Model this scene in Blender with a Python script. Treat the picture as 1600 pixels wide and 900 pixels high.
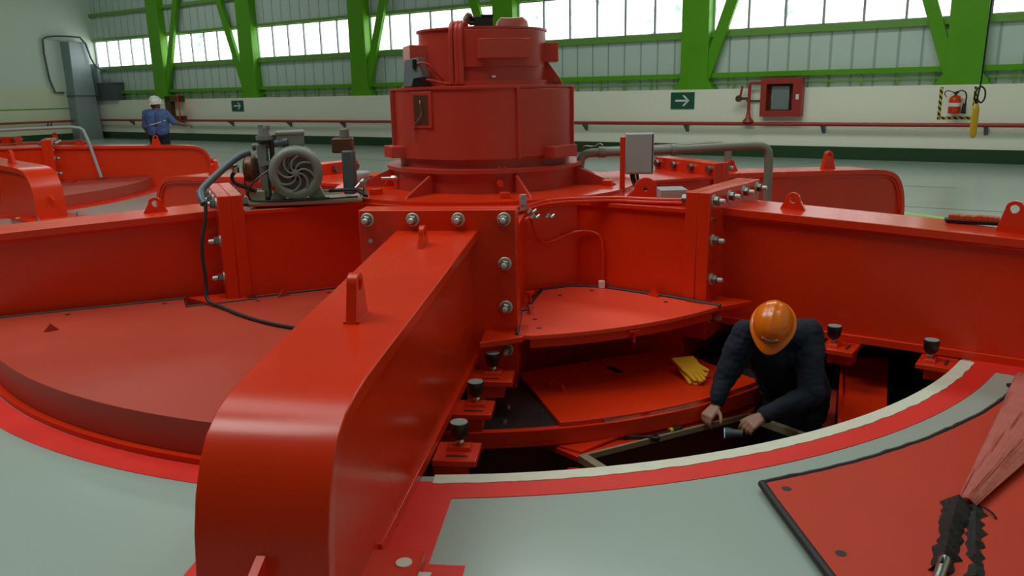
import bpy, math, random
import numpy as np
from math import sin, cos, pi, radians, degrees, hypot, atan2, sqrt
from mathutils import Matrix, Vector, noise
random.seed(4)
for o in list(bpy.data.objects): bpy.data.objects.remove(o)
S = bpy.context.scene
COL = S.collection
V = Vector

# ------------------------------------------------------------------ camera
PITCH, ROLL, F_PX, EYE = .2401, -.0203, 1259.2, 1.6
fw = V((0, cos(PITCH), -sin(PITCH))); up0 = V((0, sin(PITCH), cos(PITCH))); ri0 = V((1, 0, 0))
ri = ri0*cos(ROLL)+up0*sin(ROLL); up = -ri0*sin(ROLL)+up0*cos(ROLL)
cd = bpy.data.cameras.new('camera'); cam = bpy.data.objects.new('camera', cd); COL.objects.link(cam)
cd.sensor_width = 36; cd.lens = F_PX/1600*36; cd.clip_end = 200; cd.clip_start = .05
m = Matrix.Identity(4)
for i in range(3):
    m[i][0] = ri[i]; m[i][1] = up[i]; m[i][2] = -fw[i]
m.translation = V((0, 0, EYE)); cam.matrix_world = m
S.camera = cam
S.view_settings.view_transform = 'Standard'; S.view_settings.look = 'None'
S.view_settings.gamma = 1; S.view_settings.use_curve_mapping = False
S.view_settings.exposure = -0.12

# ------------------------------------------------------------------ frames of the hall
WB = V((1.279, 21.912, 0)); WD = V((.8226, -.5687, 0)); WN = V((.5687, .8226, 0))   # back wall: point, along, outward
def wl(s, d, z): return WB+WD*s-WN*d+V((0, 0, z))      # s along the wall, d in front of it
CORNER = -22.6
C1 = V((-.205, 6.853, 0)); PHI = -1.6756
C2 = C1+V((-.8226, .5687, 0))*12
def hp(r, a, z, c=C1):                                   # polar point about a machine, a in degrees from the front arm
    t = PHI+radians(a); return V((c.x+r*cos(t), c.y+r*sin(t), z))
def hn(k, r, n, z, c=C1):                                # r along arm k, n across it
    t = PHI+k*pi/3; return V((c.x+r*cos(t)-n*sin(t), c.y+r*sin(t)+n*cos(t), z))

# ------------------------------------------------------------------ world and lights
w = bpy.data.worlds.new('hall_world'); S.world = w; w.use_nodes = True
bg = w.node_tree.nodes['Background']; bg.inputs[0].default_value = (.72, .84, .80, 1); bg.inputs[1].default_value = 1.0
def area(name, loc, sx, sy, power, col, rot=(0, 0, 0)):
    l = bpy.data.lights.new(name, 'AREA'); l.shape = 'RECTANGLE'; l.size = sx; l.size_y = sy; l.energy = power; l.color = col
    o = bpy.data.objects.new(name, l); COL.objects.link(o); o.location = loc; o.rotation_euler = rot; return o
WROT = atan2(WD.y, WD.x)
for i, (s, d, p) in enumerate([(-14, 5, 230), (7, 7, 420), (2, 14.5, 170), (10, 16, 220), (3, 18.5, 500)]):
    q = wl(s, d, 8.9); area('overhead_fill', q, 9, 2.2, p, (.93, 1.0, .95), (0, 0, WROT))  # unseen fill panels, added overhead to brighten arm tops, far wall and corner

# ------------------------------------------------------------------ materials
MATS = {}
def mat(name, col, rough=.5, metal=0, coat=0, bump=0, bscale=40, var=0, vscale=3, emit=None, estr=0, spec=.5, alpha=None, trans=0):
    m = bpy.data.materials.new(name); m.use_nodes = True; nt = m.node_tree; b = nt.nodes['Principled BSDF']
    b.inputs['Base Color'].default_value = (*col, 1); b.inputs['Roughness'].default_value = rough
    b.inputs['Metallic'].default_value = metal; b.inputs['Coat Weight'].default_value = coat; b.inputs['Coat Roughness'].default_value = .12
    b.inputs['Specular IOR Level'].default_value = spec
    b.inputs['Transmission Weight'].default_value = trans
    tc = nt.nodes.new('ShaderNodeTexCoord')
    if bump:
        n = nt.nodes.new('ShaderNodeTexNoise'); n.inputs['Scale'].default_value = bscale; n.inputs['Detail'].default_value = 3
        nt.links.new(tc.outputs['Object'], n.inputs['Vector'])
        bp = nt.nodes.new('ShaderNodeBump'); bp.inputs['Strength'].default_value = bump; bp.inputs['Distance'].default_value = .01
        nt.links.new(n.outputs['Fac'], bp.inputs['Height']); nt.links.new(bp.outputs[0], b.inputs['Normal'])
    if var:
        n = nt.nodes.new('ShaderNodeTexNoise'); n.inputs['Scale'].default_value = vscale; n.inputs['Detail'].default_value = 4
        nt.links.new(tc.outputs['Object'], n.inputs['Vector'])
        mx = nt.nodes.new('ShaderNodeMix'); mx.data_type = 'RGBA'
        mx.inputs['A'].default_value = (*[c*(1-var) for c in col], 1); mx.inputs['B'].default_value = (*[min(1, c*(1+var)) for c in col], 1)
        nt.links.new(n.outputs['Fac'], mx.inputs['Factor']); nt.links.new(mx.outputs['Result'], b.inputs['Base Color'])
        mr = nt.nodes.new('ShaderNodeMapRange'); mr.inputs['To Min'].default_value = rough*.85; mr.inputs['To Max'].default_value = min(1, rough*1.15)
        nt.links.new(n.outputs['Fac'], mr.inputs['Value']); nt.links.new(mr.outputs[0], b.inputs['Roughness'])
    if emit:
        b.inputs['Emission Color'].default_value = (*emit, 1); b.inputs['Emission Strength'].default_value = estr
    MATS[name] = m; return m
RED = mat('red_enamel', (.74, .034, .005), .27, coat=.1, spec=.38, bump=.03, bscale=9, var=.10, vscale=2)
REDB = mat('red_cover_enamel', (.92, .075, .032), .45, bump=.08, spec=.3, bscale=160, var=.08, vscale=3)
REDL = mat('red_loose_cover_enamel', (.56, .044, .018), .5, bump=.1, spec=.25, bscale=160, var=.10, vscale=3)
REDM = mat('red_matt_enamel', (.46, .050, .026), .42, bump=.12, spec=.4, bscale=160, var=.10, vscale=3)
RED2 = mat('red_tower_enamel', (.50, .042, .024), .36, coat=.1, bump=.04, bscale=14, var=.08)
REDF = mat('red_floor_paint', (.80, .032, .022), .42, spec=.3, var=.12, vscale=6)
REDP = mat('red_pipe_paint', (.38, .03, .02), .4)
STEEL = mat('zinc_steel', (.55, .56, .52), .28, metal=1, bump=.1, bscale=90)
NUT = mat('nut_steel', (.22, .24, .22), .35, metal=.9, bump=.1, bscale=90)
ZINC = mat('zinc_washer', (.60, .62, .57), .42, metal=.35)
STEELD = mat('dark_steel', (.10, .11, .115), .30, metal=.8, bump=.1, bscale=30, var=.3, vscale=8)
BLACK = mat('black_rubber', (.018, .018, .019), .55)
BLKP = mat('black_plastic', (.012, .012, .013), .35)
GREY = mat('grey_machine_paint', (.20, .22, .195), .45, bump=.1, bscale=60)
GREYL = mat('grey_box_paint', (.36, .40, .39), .45)
GREYD = mat('slate_grey_paint', (.085, .105, .115), .45)
PIPEG = mat('grey_pipe_paint', (.24, .24, .20), .42)
HOSE = mat('blue_grey_hose', (.09, .12, .14), .4)
GREEN = mat('green_steel_paint', (.105, .36, .008), .42, spec=.35, var=.12, vscale=1.5)
GREENS = mat('green_rail_paint', (.16, .36, .06), .45)
GREEND = mat('dark_green_skirting', (.018, .062, .022), .35)
CREAM = mat('cream_wall_paint', (.90, .90, .74), .6, var=.02, vscale=.6)
CREAME = mat('cream_rim_paint', (.72, .72, .58), .6, bump=.3, bscale=30, var=.10, vscale=14)
OLIVE = mat('pale_end_wall_paint', (.62, .73, .60), .6, var=.05, vscale=.4)
WHITE = mat('white_paint', (.75, .76, .72), .5)
WOOD = mat('raw_timber', (.26, .20, .12), .6, bump=.3, bscale=60, var=.2, vscale=20)
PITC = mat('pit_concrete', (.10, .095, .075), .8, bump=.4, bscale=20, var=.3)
NAVY = mat('navy_cotton', (.006, .013, .028), .85, bump=.5, bscale=18, var=.25, vscale=9)
DENIM = mat('dark_trousers', (.006, .010, .018), .85, bump=.4, bscale=20)
BLUE = mat('blue_shirt_cotton', (.075, .14, .33), .8, bump=.4, bscale=14, var=.15, vscale=6)
SKIN = mat('skin', (.38, .19, .12), .5, bump=.05, bscale=120)
ORANGE = mat('orange_hard_hat', (.90, .20, .008), .25, coat=.3)
HATW = mat('white_hard_hat', (.72, .72, .66), .3, coat=.3)
BRONZE = mat('bronze_brown', (.13, .05, .025), .4, metal=.3)
YELLOW = mat('yellow_leather', (.80, .40, .008), .7, bump=.3, bscale=60)
YPL = mat('yellow_plastic', (.65, .42, .02), .4)
ORGP = mat('orange_plastic', (.55, .07, .012), .5)
LIME = mat('lime_floor_line', (.45, .62, .12), .4)
SIGNG = mat('sign_green', (.012, .10, .055), .4)
LENS = mat('torch_lens', (.25, .35, .5), .08, metal=.6, emit=(.5, .65, 1), estr=.4)
PINK = mat('faded_red_cloth', (.50, .12, .09), .75, bump=.6, bscale=35, var=.3, vscale=10)
GLASSD = mat('cabinet_glass', (.20, .26, .25), .1, spec=.8)
TAPEB = mat('burnt_black_tape', (.012, .011, .010), .7, bump=.8, bscale=60)
TRAYM = mat('galvanised_tray', (.42, .40, .27), .35, metal=.6)

def floor_mat():
    m = mat('grey_green_epoxy', (.375, .46, .405), .22, var=.05, vscale=.7); nt = m.node_tree; b = nt.nodes['Principled BSDF']
    b.inputs['Coat Weight'].default_value = .25; b.inputs['Coat Roughness'].default_value = .1
    return m
FLOOR = floor_mat()
def siding_mat(name, col, scale):
    m = mat(name, col, .45); nt = m.node_tree; b = nt.nodes['Principled BSDF']
    tc = nt.nodes.new('ShaderNodeTexCoord'); sp = nt.nodes.new('ShaderNodeSeparateXYZ'); nt.links.new(tc.outputs['Object'], sp.inputs[0])
    mu = nt.nodes.new('ShaderNodeMath'); mu.operation = 'MULTIPLY'; mu.inputs[1].default_value = scale; nt.links.new(sp.outputs['X'], mu.inputs[0])
    fr = nt.nodes.new('ShaderNodeMath'); fr.operation = 'PINGPONG'; fr.inputs[1].default_value = .5; nt.links.new(mu.outputs[0], fr.inputs[0])
    rp = nt.nodes.new('ShaderNodeValToRGB'); rp.color_ramp.elements[0].position = .0; rp.color_ramp.elements[0].color = (.25, .25, .25, 1)
    rp.color_ramp.elements[1].position = .07; rp.color_ramp.elements[1].color = (1, 1, 1, 1); nt.links.new(fr.outputs[0], rp.inputs[0])
    mx = nt.nodes.new('ShaderNodeMix'); mx.data_type = 'RGBA'; mx.blend_type = 'MULTIPLY'; mx.inputs['Factor'].default_value = .35
    mx.inputs['A'].default_value = (*col, 1); nt.links.new(rp.outputs[0], mx.inputs['B']); nt.links.new(mx.outputs['Result'], b.inputs['Base Color'])
    bp = nt.nodes.new('ShaderNodeBump'); bp.inputs['Distance'].default_value = .03; nt.links.new(rp.outputs[0], bp.inputs['Height']); nt.links.new(bp.outputs[0], b.inputs['Normal'])
    return m
SIDING = siding_mat('pale_green_siding', (.60, .72, .65), 2.2)
def pane_mat():
    m = bpy.data.materials.new('bright_daylight_pane'); m.use_nodes = True; nt = m.node_tree; b = nt.nodes['Principled BSDF']
    b.inputs['Base Color'].default_value = (.5, .55, .55, 1); b.inputs['Roughness'].default_value = .15
    tc = nt.nodes.new('ShaderNodeTexCoord'); mp = nt.nodes.new('ShaderNodeMapping'); mp.inputs['Scale'].default_value = (1.2, 1, .9)
    nt.links.new(tc.outputs['Object'], mp.inputs[0]); n = nt.nodes.new('ShaderNodeTexNoise'); n.inputs['Scale'].default_value = 1.7
    n.inputs['Detail'].default_value = 8; n.inputs['Roughness'].default_value = .75; nt.links.new(mp.outputs[0], n.inputs['Vector'])
    rp = nt.nodes.new('ShaderNodeValToRGB'); rp.color_ramp.elements[0].position = .37; rp.color_ramp.elements[0].color = (.24, .28, .28, 1)
    rp.color_ramp.elements[1].position = .47; rp.color_ramp.elements[1].color = (1, 1, 1, 1); nt.links.new(n.outputs['Fac'], rp.inputs[0])
    nt.links.new(rp.outputs[0], b.inputs['Emission Color']); b.inputs['Emission Strength'].default_value = 2.8
    return m
PANE = pane_mat()
def hazard_mat():
    m = mat('hazard_tape', (.6, .5, .02), .5); nt = m.node_tree; b = nt.nodes['Principled BSDF']
    tc = nt.nodes.new('ShaderNodeTexCoord'); sp = nt.nodes.new('ShaderNodeSeparateXYZ'); nt.links.new(tc.outputs['Object'], sp.inputs[0])
    ad = nt.nodes.new('ShaderNodeMath'); ad.operation = 'ADD'; nt.links.new(sp.outputs['X'], ad.inputs[0]); nt.links.new(sp.outputs['Z'], ad.inputs[1])
    mu = nt.nodes.new('ShaderNodeMath'); mu.operation = 'MULTIPLY'; mu.inputs[1].default_value = 9; nt.links.new(ad.outputs[0], mu.inputs[0])
    fr = nt.nodes.new('ShaderNodeMath'); fr.operation = 'FRACT'; nt.links.new(mu.outputs[0], fr.inputs[0])
    gt = nt.nodes.new('ShaderNodeMath'); gt.operation = 'GREATER_THAN'; gt.inputs[1].default_value = .5; nt.links.new(fr.outputs[0], gt.inputs[0])
    mx = nt.nodes.new('ShaderNodeMix'); mx.data_type = 'RGBA'; mx.inputs['A'].default_value = (.01, .01, .01, 1); mx.inputs['B'].default_value = (.62, .50, .03, 1)
    nt.links.new(gt.outputs[0], mx.inputs['Factor']); nt.links.new(mx.outputs['Result'], b.inputs['Base Color']); return m
HAZ = hazard_mat()

# ------------------------------------------------------------------ mesh helpers
class MB:
    def __init__(s, M=None): s.v = []; s.f = []; s.M = M or Matrix.Identity(4)
    def add(s, vs, fs):
        b = len(s.v); s.v += [s.M @ V(p) for p in vs]; s.f += [tuple(b+i for i in f) for f in fs]; return s
    def box(s, a, b):
        x0, y0, z0 = a; x1, y1, z1 = b
        return s.add([(x0, y0, z0), (x1, y0, z0), (x1, y1, z0), (x0, y1, z0), (x0, y0, z1), (x1, y0, z1), (x1, y1, z1), (x0, y1, z1)],
                     [(3, 2, 1, 0), (4, 5, 6, 7), (0, 1, 5, 4), (1, 2, 6, 5), (2, 3, 7, 6), (3, 0, 4, 7)])
    def hexa(s, p):   # 8 points: bottom four, top four
        return s.add(p, [(3, 2, 1, 0), (4, 5, 6, 7), (0, 1, 5, 4), (1, 2, 6, 5), (2, 3, 7, 6), (3, 0, 4, 7)])
    def prism(s, pts, d):   # closed polygon of 3-D points swept by vector d
        n = len(pts); d = V(d); a = [V(p) for p in pts]; b = [p+d for p in a]
        return s.add(a+b, [tuple(range(n-1, -1, -1)), tuple(range(n, 2*n))]+[(i, (i+1) % n, n+(i+1) % n, n+i) for i in range(n)])
    def flat(s, pts, z0, z1): return s.prism([(p[0], p[1], z0) for p in pts], (0, 0, z1-z0))
    def loft(s, A, B):      # two equal closed loops
        n = len(A); return s.add(list(A)+list(B), [tuple(range(n-1, -1, -1)), tuple(range(n, 2*n))]+[(i, (i+1) % n, n+(i+1) % n, n+i) for i in range(n)])
    def cyl(s, p0, p1, r0, r1=None, seg=20, caps=True):
        r1 = r0 if r1 is None else r1; p0 = V(p0); p1 = V(p1); d = (p1-p0).normalized()
        a = d.orthogonal().normalized(); b = d.cross(a); vs = []
        for p, r in ((p0, r0), (p1, r1)):
            for i in range(seg): t = 2*pi*i/seg; vs.append(p+(a*cos(t)+b*sin(t))*r)
        fs = [(i, (i+1) % seg, seg+(i+1) % seg, seg+i) for i in range(seg)]
        if caps: fs += [tuple(range(seg-1, -1, -1)), tuple(range(seg, 2*seg))]
        return s.add(vs, fs)
    def lathe(s, prof, c=(0, 0, 0), seg=48, axis=None, a0=0, a1=360, closed=False):   # prof: (r, h)
        c = V(c); ax = V(axis).normalized() if axis else V((0, 0, 1)); u = ax.orthogonal().normalized() if axis else V((1, 0, 0)); v = ax.cross(u)
        full = abs(a1-a0) >= 360; n = seg if full else seg+1; vs = []
        for i in range(n):
            t = radians(a0+(a1-a0)*i/seg)
            for r, h in prof: vs.append(c+(u*cos(t)+v*sin(t))*r+ax*h)
        m_ = len(prof); fs = []; pr = range(m_ if closed else m_-1)
        for i in range(n if full else n-1):
            j = (i+1) % n
            for k in pr: k2 = (k+1) % m_; fs.append((i*m_+k, j*m_+k, j*m_+k2, i*m_+k2))
        if closed and not full: fs += [tuple(range(m_)), tuple((n-1)*m_+k for k in range(m_-1, -1, -1))]
        return s.add(vs, fs)
    def tube(s, pts, r, seg=10, smooth=0):
        P = [V(p) for p in pts]
        if smooth:
            for _ in range(smooth):
                Q = [P[0]]
                for a, b in zip(P, P[1:]): Q += [a*.75+b*.25, a*.25+b*.75]
                P = Q+[P[-1]]
        rs = r if isinstance(r, (list, tuple)) else [r]*len(P)
        if len(rs) != len(P): rs = [rs[min(len(rs)-1, int(i*len(rs)/len(P)))] for i in range(len(P))]
        vs = []; d0 = (P[1]-P[0]).normalized(); a = d0.orthogonal().normalized()
        for i, p in enumerate(P):
            d = (P[min(i+1, len(P)-1)]-P[max(i-1, 0)]).normalized(); a = (a-d*a.dot(d)).normalized(); b = d.cross(a)
            for k in range(seg): t = 2*pi*k/seg; vs.append(p+(a*cos(t)+b*sin(t))*rs[i])
        n = len(P); fs = [(i*seg+k, i*seg+(k+1) % seg, (i+1)*seg+(k+1) % seg, (i+1)*seg+k) for i in range(n-1) for k in range(seg)]
        fs += [tuple(range(seg-1, -1, -1)), tuple((n-1)*seg+k for k in range(seg))]
        return s.add(vs, fs)
    def ball(s, c, r, seg=16, rings=10, sc=(1, 1, 1)):
        c = V(c); vs = [c+V((0, 0, r*sc[2]))]
        for i in range(1, rings):
            p = pi*i/rings
            for k in range(seg): t = 2*pi*k/seg; vs.append(c+V((r*sc[0]*sin(p)*cos(t), r*sc[1]*sin(p)*sin(t), r*sc[2]*cos(p))))
        vs.append(c-V((0, 0, r*sc[2]))); fs = [(0, 1+k, 1+(k+1) % seg) for k in range(seg)]
        for i in range(rings-2):
            for k in range(seg): a = 1+i*seg; fs.append((a+k, a+seg+k, a+seg+(k+1) % seg, a+(k+1) % seg))
        L = len(vs)-1; a = 1+(rings-2)*seg; fs += [(L, a+(k+1) % seg, a+k) for k in range(seg)]
        return s.add(vs, fs)
WM = {}
def mesh_of(name, mb, material, inv=None, bevel=0, sharp=40):
    me = bpy.data.meshes.new(name); vs = [inv @ v for v in mb.v] if inv else mb.v
    me.from_pydata([tuple(v) for v in vs], [], mb.f); me.update()
    import bmesh
    bm = bmesh.new(); bm.from_mesh(me); bmesh.ops.recalc_face_normals(bm, faces=bm.faces); bm.to_mesh(me); bm.free()
    me.materials.append(material); me.polygons.foreach_set('use_smooth', [True]*len(me.polygons)); me.set_sharp_from_angle(angle=radians(sharp))
    return me
def part(name, mb, material, parent=None, bevel=0, label=None, sharp=40):
    """mb holds world coordinates; parented under parent in its frame"""
    W = WM.get(parent.name) if parent else None
    if parent is None:
        xs = [v for v in mb.v]; c = V(((min(v.x for v in xs)+max(v.x for v in xs))/2, (min(v.y for v in xs)+max(v.y for v in xs))/2, min(v.z for v in xs))); W = Matrix.Translation(c)
    o = bpy.data.objects.new(name, mesh_of(name, mb, material, W.inverted(), sharp=sharp)); COL.objects.link(o)
    if parent: o.parent = parent
    else: o.matrix_world = W
    WM[o.name] = W
    if bevel:
        b = o.modifiers.new('bevel', 'BEVEL'); b.width = bevel; b.segments = 2; b.limit_method = 'ANGLE'; b.angle_limit = radians(50); b.harden_normals = False
    if label: o['label'] = label
    return o
def tag(o, label, cat, group=None, kind=None):
    if label: o['label'] = label
    if cat: o['category'] = cat
    if group: o['group'] = group
    if kind: o['kind'] = kind
    return o
def thing(name, label, cat, loc, rz=0, group=None):
    o = bpy.data.objects.new(name, None); COL.objects.link(o); o.empty_display_size = .1
    M = Matrix.Translation(V(loc)) @ Matrix.Rotation(rz, 4, 'Z'); o.matrix_world = M; WM[o.name] = M
    return tag(o, label, cat, group)
def struct(name, mb, material, parent=None, bevel=0, frame=None):
    o = part(name, mb, material, parent, bevel)
    if not parent: o['kind'] = 'structure'
    return o
def struct_framed(name, mb, material, loc, rz):
    M = Matrix.Translation(V(loc)) @ Matrix.Rotation(rz, 4, 'Z')
    o = bpy.data.objects.new(name, mesh_of(name, mb, material, M.inverted())); COL.objects.link(o); o.matrix_world = M; WM[o.name] = M; o['kind'] = 'structure'; return o
def kids(o): return [c for c in bpy.data.objects if c.parent == o]
def copy_tree(o, parent=None):
    c = o.copy(); COL.objects.link(c); c.parent = parent; WM[c.name] = WM[o.name]
    for ch in kids(o): copy_tree(ch, c)
    return c
def wmat(s, d, z, flip=False):   # frame on the back wall: x along, y towards the wall, z up
    M = Matrix.Identity(4); 
    for i in range(3): M[i][0] = WD[i]; M[i][1] = WN[i]; M[i][2] = (0, 0, 1)[i]
    M.translation = wl(s, d, z); return M

# ------------------------------------------------------------------ floor, pit, walls
SR, DEPTH = 17.0, 31.0
PIT_R = 3.69
def rect_hit(p, dx, dy):
    # to wall frame
    rel = p-WB; s = rel.dot(WD); d = -rel.dot(WN); D = V((dx, dy, 0)); ds = D.dot(WD); dd = -D.dot(WN); t = 1e9
    for x, dv, lo, hi in ((s, ds, CORNER, SR), (d, dd, 0, DEPTH)):
        if dv > 1e-9: t = min(t, (hi-x)/dv)
        if dv < -1e-9: t = min(t, (lo-x)/dv)
    return p+D*t
N = 144; mb = MB(); inner = []; outer = []
angs = [2*pi*i/N for i in range(N)]
for s_, d_ in ((CORNER, 0), (SR, 0), (CORNER, DEPTH), (SR, DEPTH)):
    q = wl(s_, d_, 0)-C1; angs.append(atan2(q.y, q.x) % (2*pi))
angs = sorted(set(angs)); N = len(angs)
for t in angs:
    inner.append(C1+V((cos(t), sin(t), 0))*PIT_R); outer.append(rect_hit(C1.copy(), cos(t), sin(t)))
mb.add(inner+outer, [(i, (i+1) % N, N+(i+1) % N, N+i) for i in range(N)])
mb.add([p-V((0, 0, .12)) for p in inner]+inner, [(i, (i+1) % N, N+(i+1) % N, N+i) for i in range(N)])
floor = struct('floor', mb, FLOOR)
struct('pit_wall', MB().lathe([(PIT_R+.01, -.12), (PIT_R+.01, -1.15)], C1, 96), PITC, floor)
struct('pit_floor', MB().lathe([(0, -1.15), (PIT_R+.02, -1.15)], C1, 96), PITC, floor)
def annulus(mb, r0, r1, a0, a1, z0, z1, c=C1, seg=60, jag=0):
    pr = []
    for i in range(seg+1):
        a = a0+(a1-a0)*i/seg
        j = jag*noise.noise(V((a*.8, 0, 0)))+jag*.6*noise.noise(V((a*4.1, 3, 0))) if jag else 0
        pr.append([hp(r0, a, z0, c), hp(r1+j, a, z0, c), hp(r1+j, a, z1, c), hp(r0, a, z1, c)])
    vs = [p for q in pr for p in q]; fs = [(i*4+k, (i+1)*4+k, (i+1)*4+(k+1) % 4, i*4+(k+1) % 4) for i in range(seg) for k in range(4)]
    if abs(a1-a0) < 360: fs += [(0, 1, 2, 3), (seg*4+3, seg*4+2, seg*4+1, seg*4)]
    return mb.add(vs, fs)
struct('pit_rim', annulus(MB(), PIT_R-.005, 3.76, 3.8, 56.4, -.12, .006, jag=.008, seg=160), CREAME, floor)
struct('painted_stripe', annulus(MB(), 3.74, 3.885, 0, 360, -.001, .003, seg=180), REDF, floor)
sb = MB()
for k in range(6):
    for sg in (-1, 1):
        sb.flat([hn(k, 3.80, sg*.15, 0), hn(k, 3.80, sg*.35, 0), hn(k, 4.34, sg*.35, 0), hn(k, 4.34, sg*.48, 0), hn(k, 5.3, sg*.48, 0), hn(k, 5.3, sg*.15, 0)], -.001, .0035)
struct('painted_stripe', sb, REDF, floor)
struct('painted_stripe', annulus(MB(), 3.74, 3.90, 0, 360, -.001, .003, c=C2, seg=120), REDF, floor)
struct('painted_line', annulus(MB(), 6.05, 6.17, 60, 180, -.001, .003, seg=60), LIME, floor)
jb = MB()
for s0, d0, s1, d1 in ((7.3, .1, 5.0, 7.0), (-3, 7.0, 16, 7.0), (-13, 3.6, 10, 4.6)):
    a = wl(s0, d0, 0); b = wl(s1, d1, 0); n = (b-a).normalized().cross(V((0, 0, 1)))*.012; jb.flat([a-n, b-n, b+n, a+n], -.001, .002)
struct('expansion_joint', jb, PITC, floor)

def wbox(mb, s0, s1, d0, d1, z0, z1):
    return mb.hexa([wl(s0, d1, z0), wl(s1, d1, z0), wl(s1, d0, z0), wl(s0, d0, z0), wl(s0, d1, z1), wl(s1, d1, z1), wl(s1, d0, z1), wl(s0, d0, z1)])
def wstruct(name, mb, material): return struct_framed(name, mb, material, WB, WROT)
COLS = [-17.85, -12.55, -7.2, -1.7, 3.8, 9.45, 14.9]
wb = wstruct('wall_back', wbox(MB(), CORNER-.3, SR, -.45, 0, 0, 1.54), CREAM)
part('siding', wbox(wbox(wbox(MB(), CORNER, SR, -.5, -.30, 1.54, 2.76), CORNER, SR, -.5, -.30, 3.95, 9.2), CORNER, SR, -.6, -.5, 1.4, 9.2), SIDING, wb)
wstruct('baseboard_back', wbox(MB(), CORNER, SR, -.01, .025, 0, .27), GREEND)
wstruct('trim_1', wbox(MB(), CORNER, SR, -.32, -.12, 1.80, 1.91), GREEN)
wstruct('trim_2', wbox(MB(), CORNER, SR, -.32, -.20, 2.72, 2.86), GREENS)
wstruct('trim_3', wbox(MB(), CORNER, SR, -.32, -.20, 3.90, 3.99), GREENS)
wstruct('trim_4', wbox(MB(), CORNER, SR, -.32, -.20, 4.86, 4.98), GREENS)
tb = wbox(MB(), CORNER, SR, -.22, -.18, 1.665, 1.695)
for i in range(56): wbox(tb, CORNER+.7*i, CORNER+.7*i+.03, -.22, -.18, 1.54, 1.80)
wstruct('trim_5', tb, GREENS)
# windows between the columns
edges = [CORNER]+COLS+[SR]
for i in range(len(edges)-1):
    a, b = edges[i]+(.35 if i else .05), edges[i+1]-.35
    fr = MB(); wbox(fr, a, b, -.36, -.28, 2.84, 2.89); wbox(fr, a, b, -.36, -.28, 3.87, 3.92)
    n = max(1, round((b-a)/.83))
    for k in range(n+1):
        s_ = a+(b-a)*k/n; wbox(fr, s_-.025, s_+.025, -.37, -.28, 2.86, 3.9)
    f = wstruct('window_%d' % (i+1), fr, GREYL)
    part('pane', wbox(MB(), a, b, -.36, -.34, 2.86, 3.9), PANE, f)
# end wall on the left, plain walls behind
def lbox(mb, a0, a1, t0, t1, z0, z1):   # a: distance from the corner along the end wall, t: thickness out of the room
    P = lambda a, t, z: wl(CORNER-t, a, z)
    return mb.hexa([P(a0, t0, z0), P(a1, t0, z0), P(a1, t1, z0), P(a0, t1, z0), P(a0, t0, z1), P(a1, t0, z1), P(a1, t1, z1), P(a0, t1, z1)])
OLIVL = mat('cream_end_wall_paint', (.68, .72, .50), .6, var=.04, vscale=.5)
wlft = struct('wall_left', lbox(MB(), -.5, DEPTH, 0, .3, 2.08, 9.2), OLIVE)
part('lower_panel', lbox(MB(), -.5, DEPTH, -.01, .3, 0, 2.08), OLIVL, wlft)
struct('baseboard_left', lbox(MB(), 0, DEPTH, -.03, -.01, 0, .26), GREEND)
struct('trim_6', lbox(MB(), 0, DEPTH, -.022, -.01, 1.235, 1.28), GREENS)
struct('wall_right', wbox(MB(), SR, SR+.3, -.5, DEPTH, 0, 9.2), OLIVE)
struct('wall_front', wbox(MB(), CORNER, SR, DEPTH, DEPTH+.3, 0, 9.2), mat('dark_hall_wall', (.06, .07, .065), .7))
struct('ceiling', wbox(MB(), CORNER-.3, SR+.3, -.6, DEPTH+.3, 9.2, 9.4), mat('ceiling_metal', (.16, .18, .17), .6))

# green columns and braces
nm = ['leftmost green steel column, behind the person in the white hard hat', 'second green steel column from the left, above the small arrow sign', 'green steel column with a brace leaning right, left of the red tower',
      'green steel column half hidden behind the top of the red tower', 'green steel column above the larger arrow sign', 'rightmost green steel column, above the fire extinguisher']
brn = ['green diagonal brace rising right from the leftmost column foot', 'green diagonal brace meeting the second column from its left', 'green diagonal brace rising right from the column left of the tower',
       'green diagonal brace just above the tower top, slanting left', 'green diagonal brace rising right from the column above the large arrow sign', 'green diagonal brace slanting up left from the rightmost column']
for i, s_ in enumerate(COLS[:6]):
    w0, w1 = (.40, .40)
    mb = MB(); hw = .36 if i < 2 else .33
    P = lambda x, d, z: wl(s_+x, d, z)
    prof = [(-hw-.13, 1.54), (hw+.13, 1.54), (hw+.13, 1.62), (hw+.01, 1.78), (hw-.03, 9.1), (-hw+.03, 9.1), (-hw-.01, 1.78), (-hw-.13, 1.62)]
    cap = mb.prism([P(x, -.02 if False else .0, z) for x, z in prof], WN*.30)
    t = thing('steel_column', nm[i], 'column', wl(s_, -.15, 1.54), WROT, 'green columns along the window wall')
    part('column_shaft', mb, GREEN, t, bevel=.012)
    wbp = MB(); wbox(wbp, s_-hw-.18, s_+hw+.18, -.28, -.002, 1.54, 1.575)
    part('base_plate', wbp, GREEN, t)
    sg = 1 if i % 2 == 0 else -1
    bb = MB(); x0, z0, x1, z1 = s_+sg*(hw-.08), 1.80, s_+sg*2.75, 9.0
    if i == 0: x1 = s_+sg*2.9
    dx, dz = x1-x0, z1-z0; L_ = hypot(dx, dz); nx, nz = -dz/L_*.13, dx/L_*.13
    bb.prism([wl(x0-nx, -.05, z0-nz), wl(x1-nx, -.05, z1-nz), wl(x1+nx, -.05, z1+nz), wl(x0+nx, -.05, z0+nz)], WN*.12)
    o = part('diagonal_brace', bb, GREEN, None, bevel=.008); tag(o, brn[i], 'brace', 'green braces between the columns')

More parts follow.
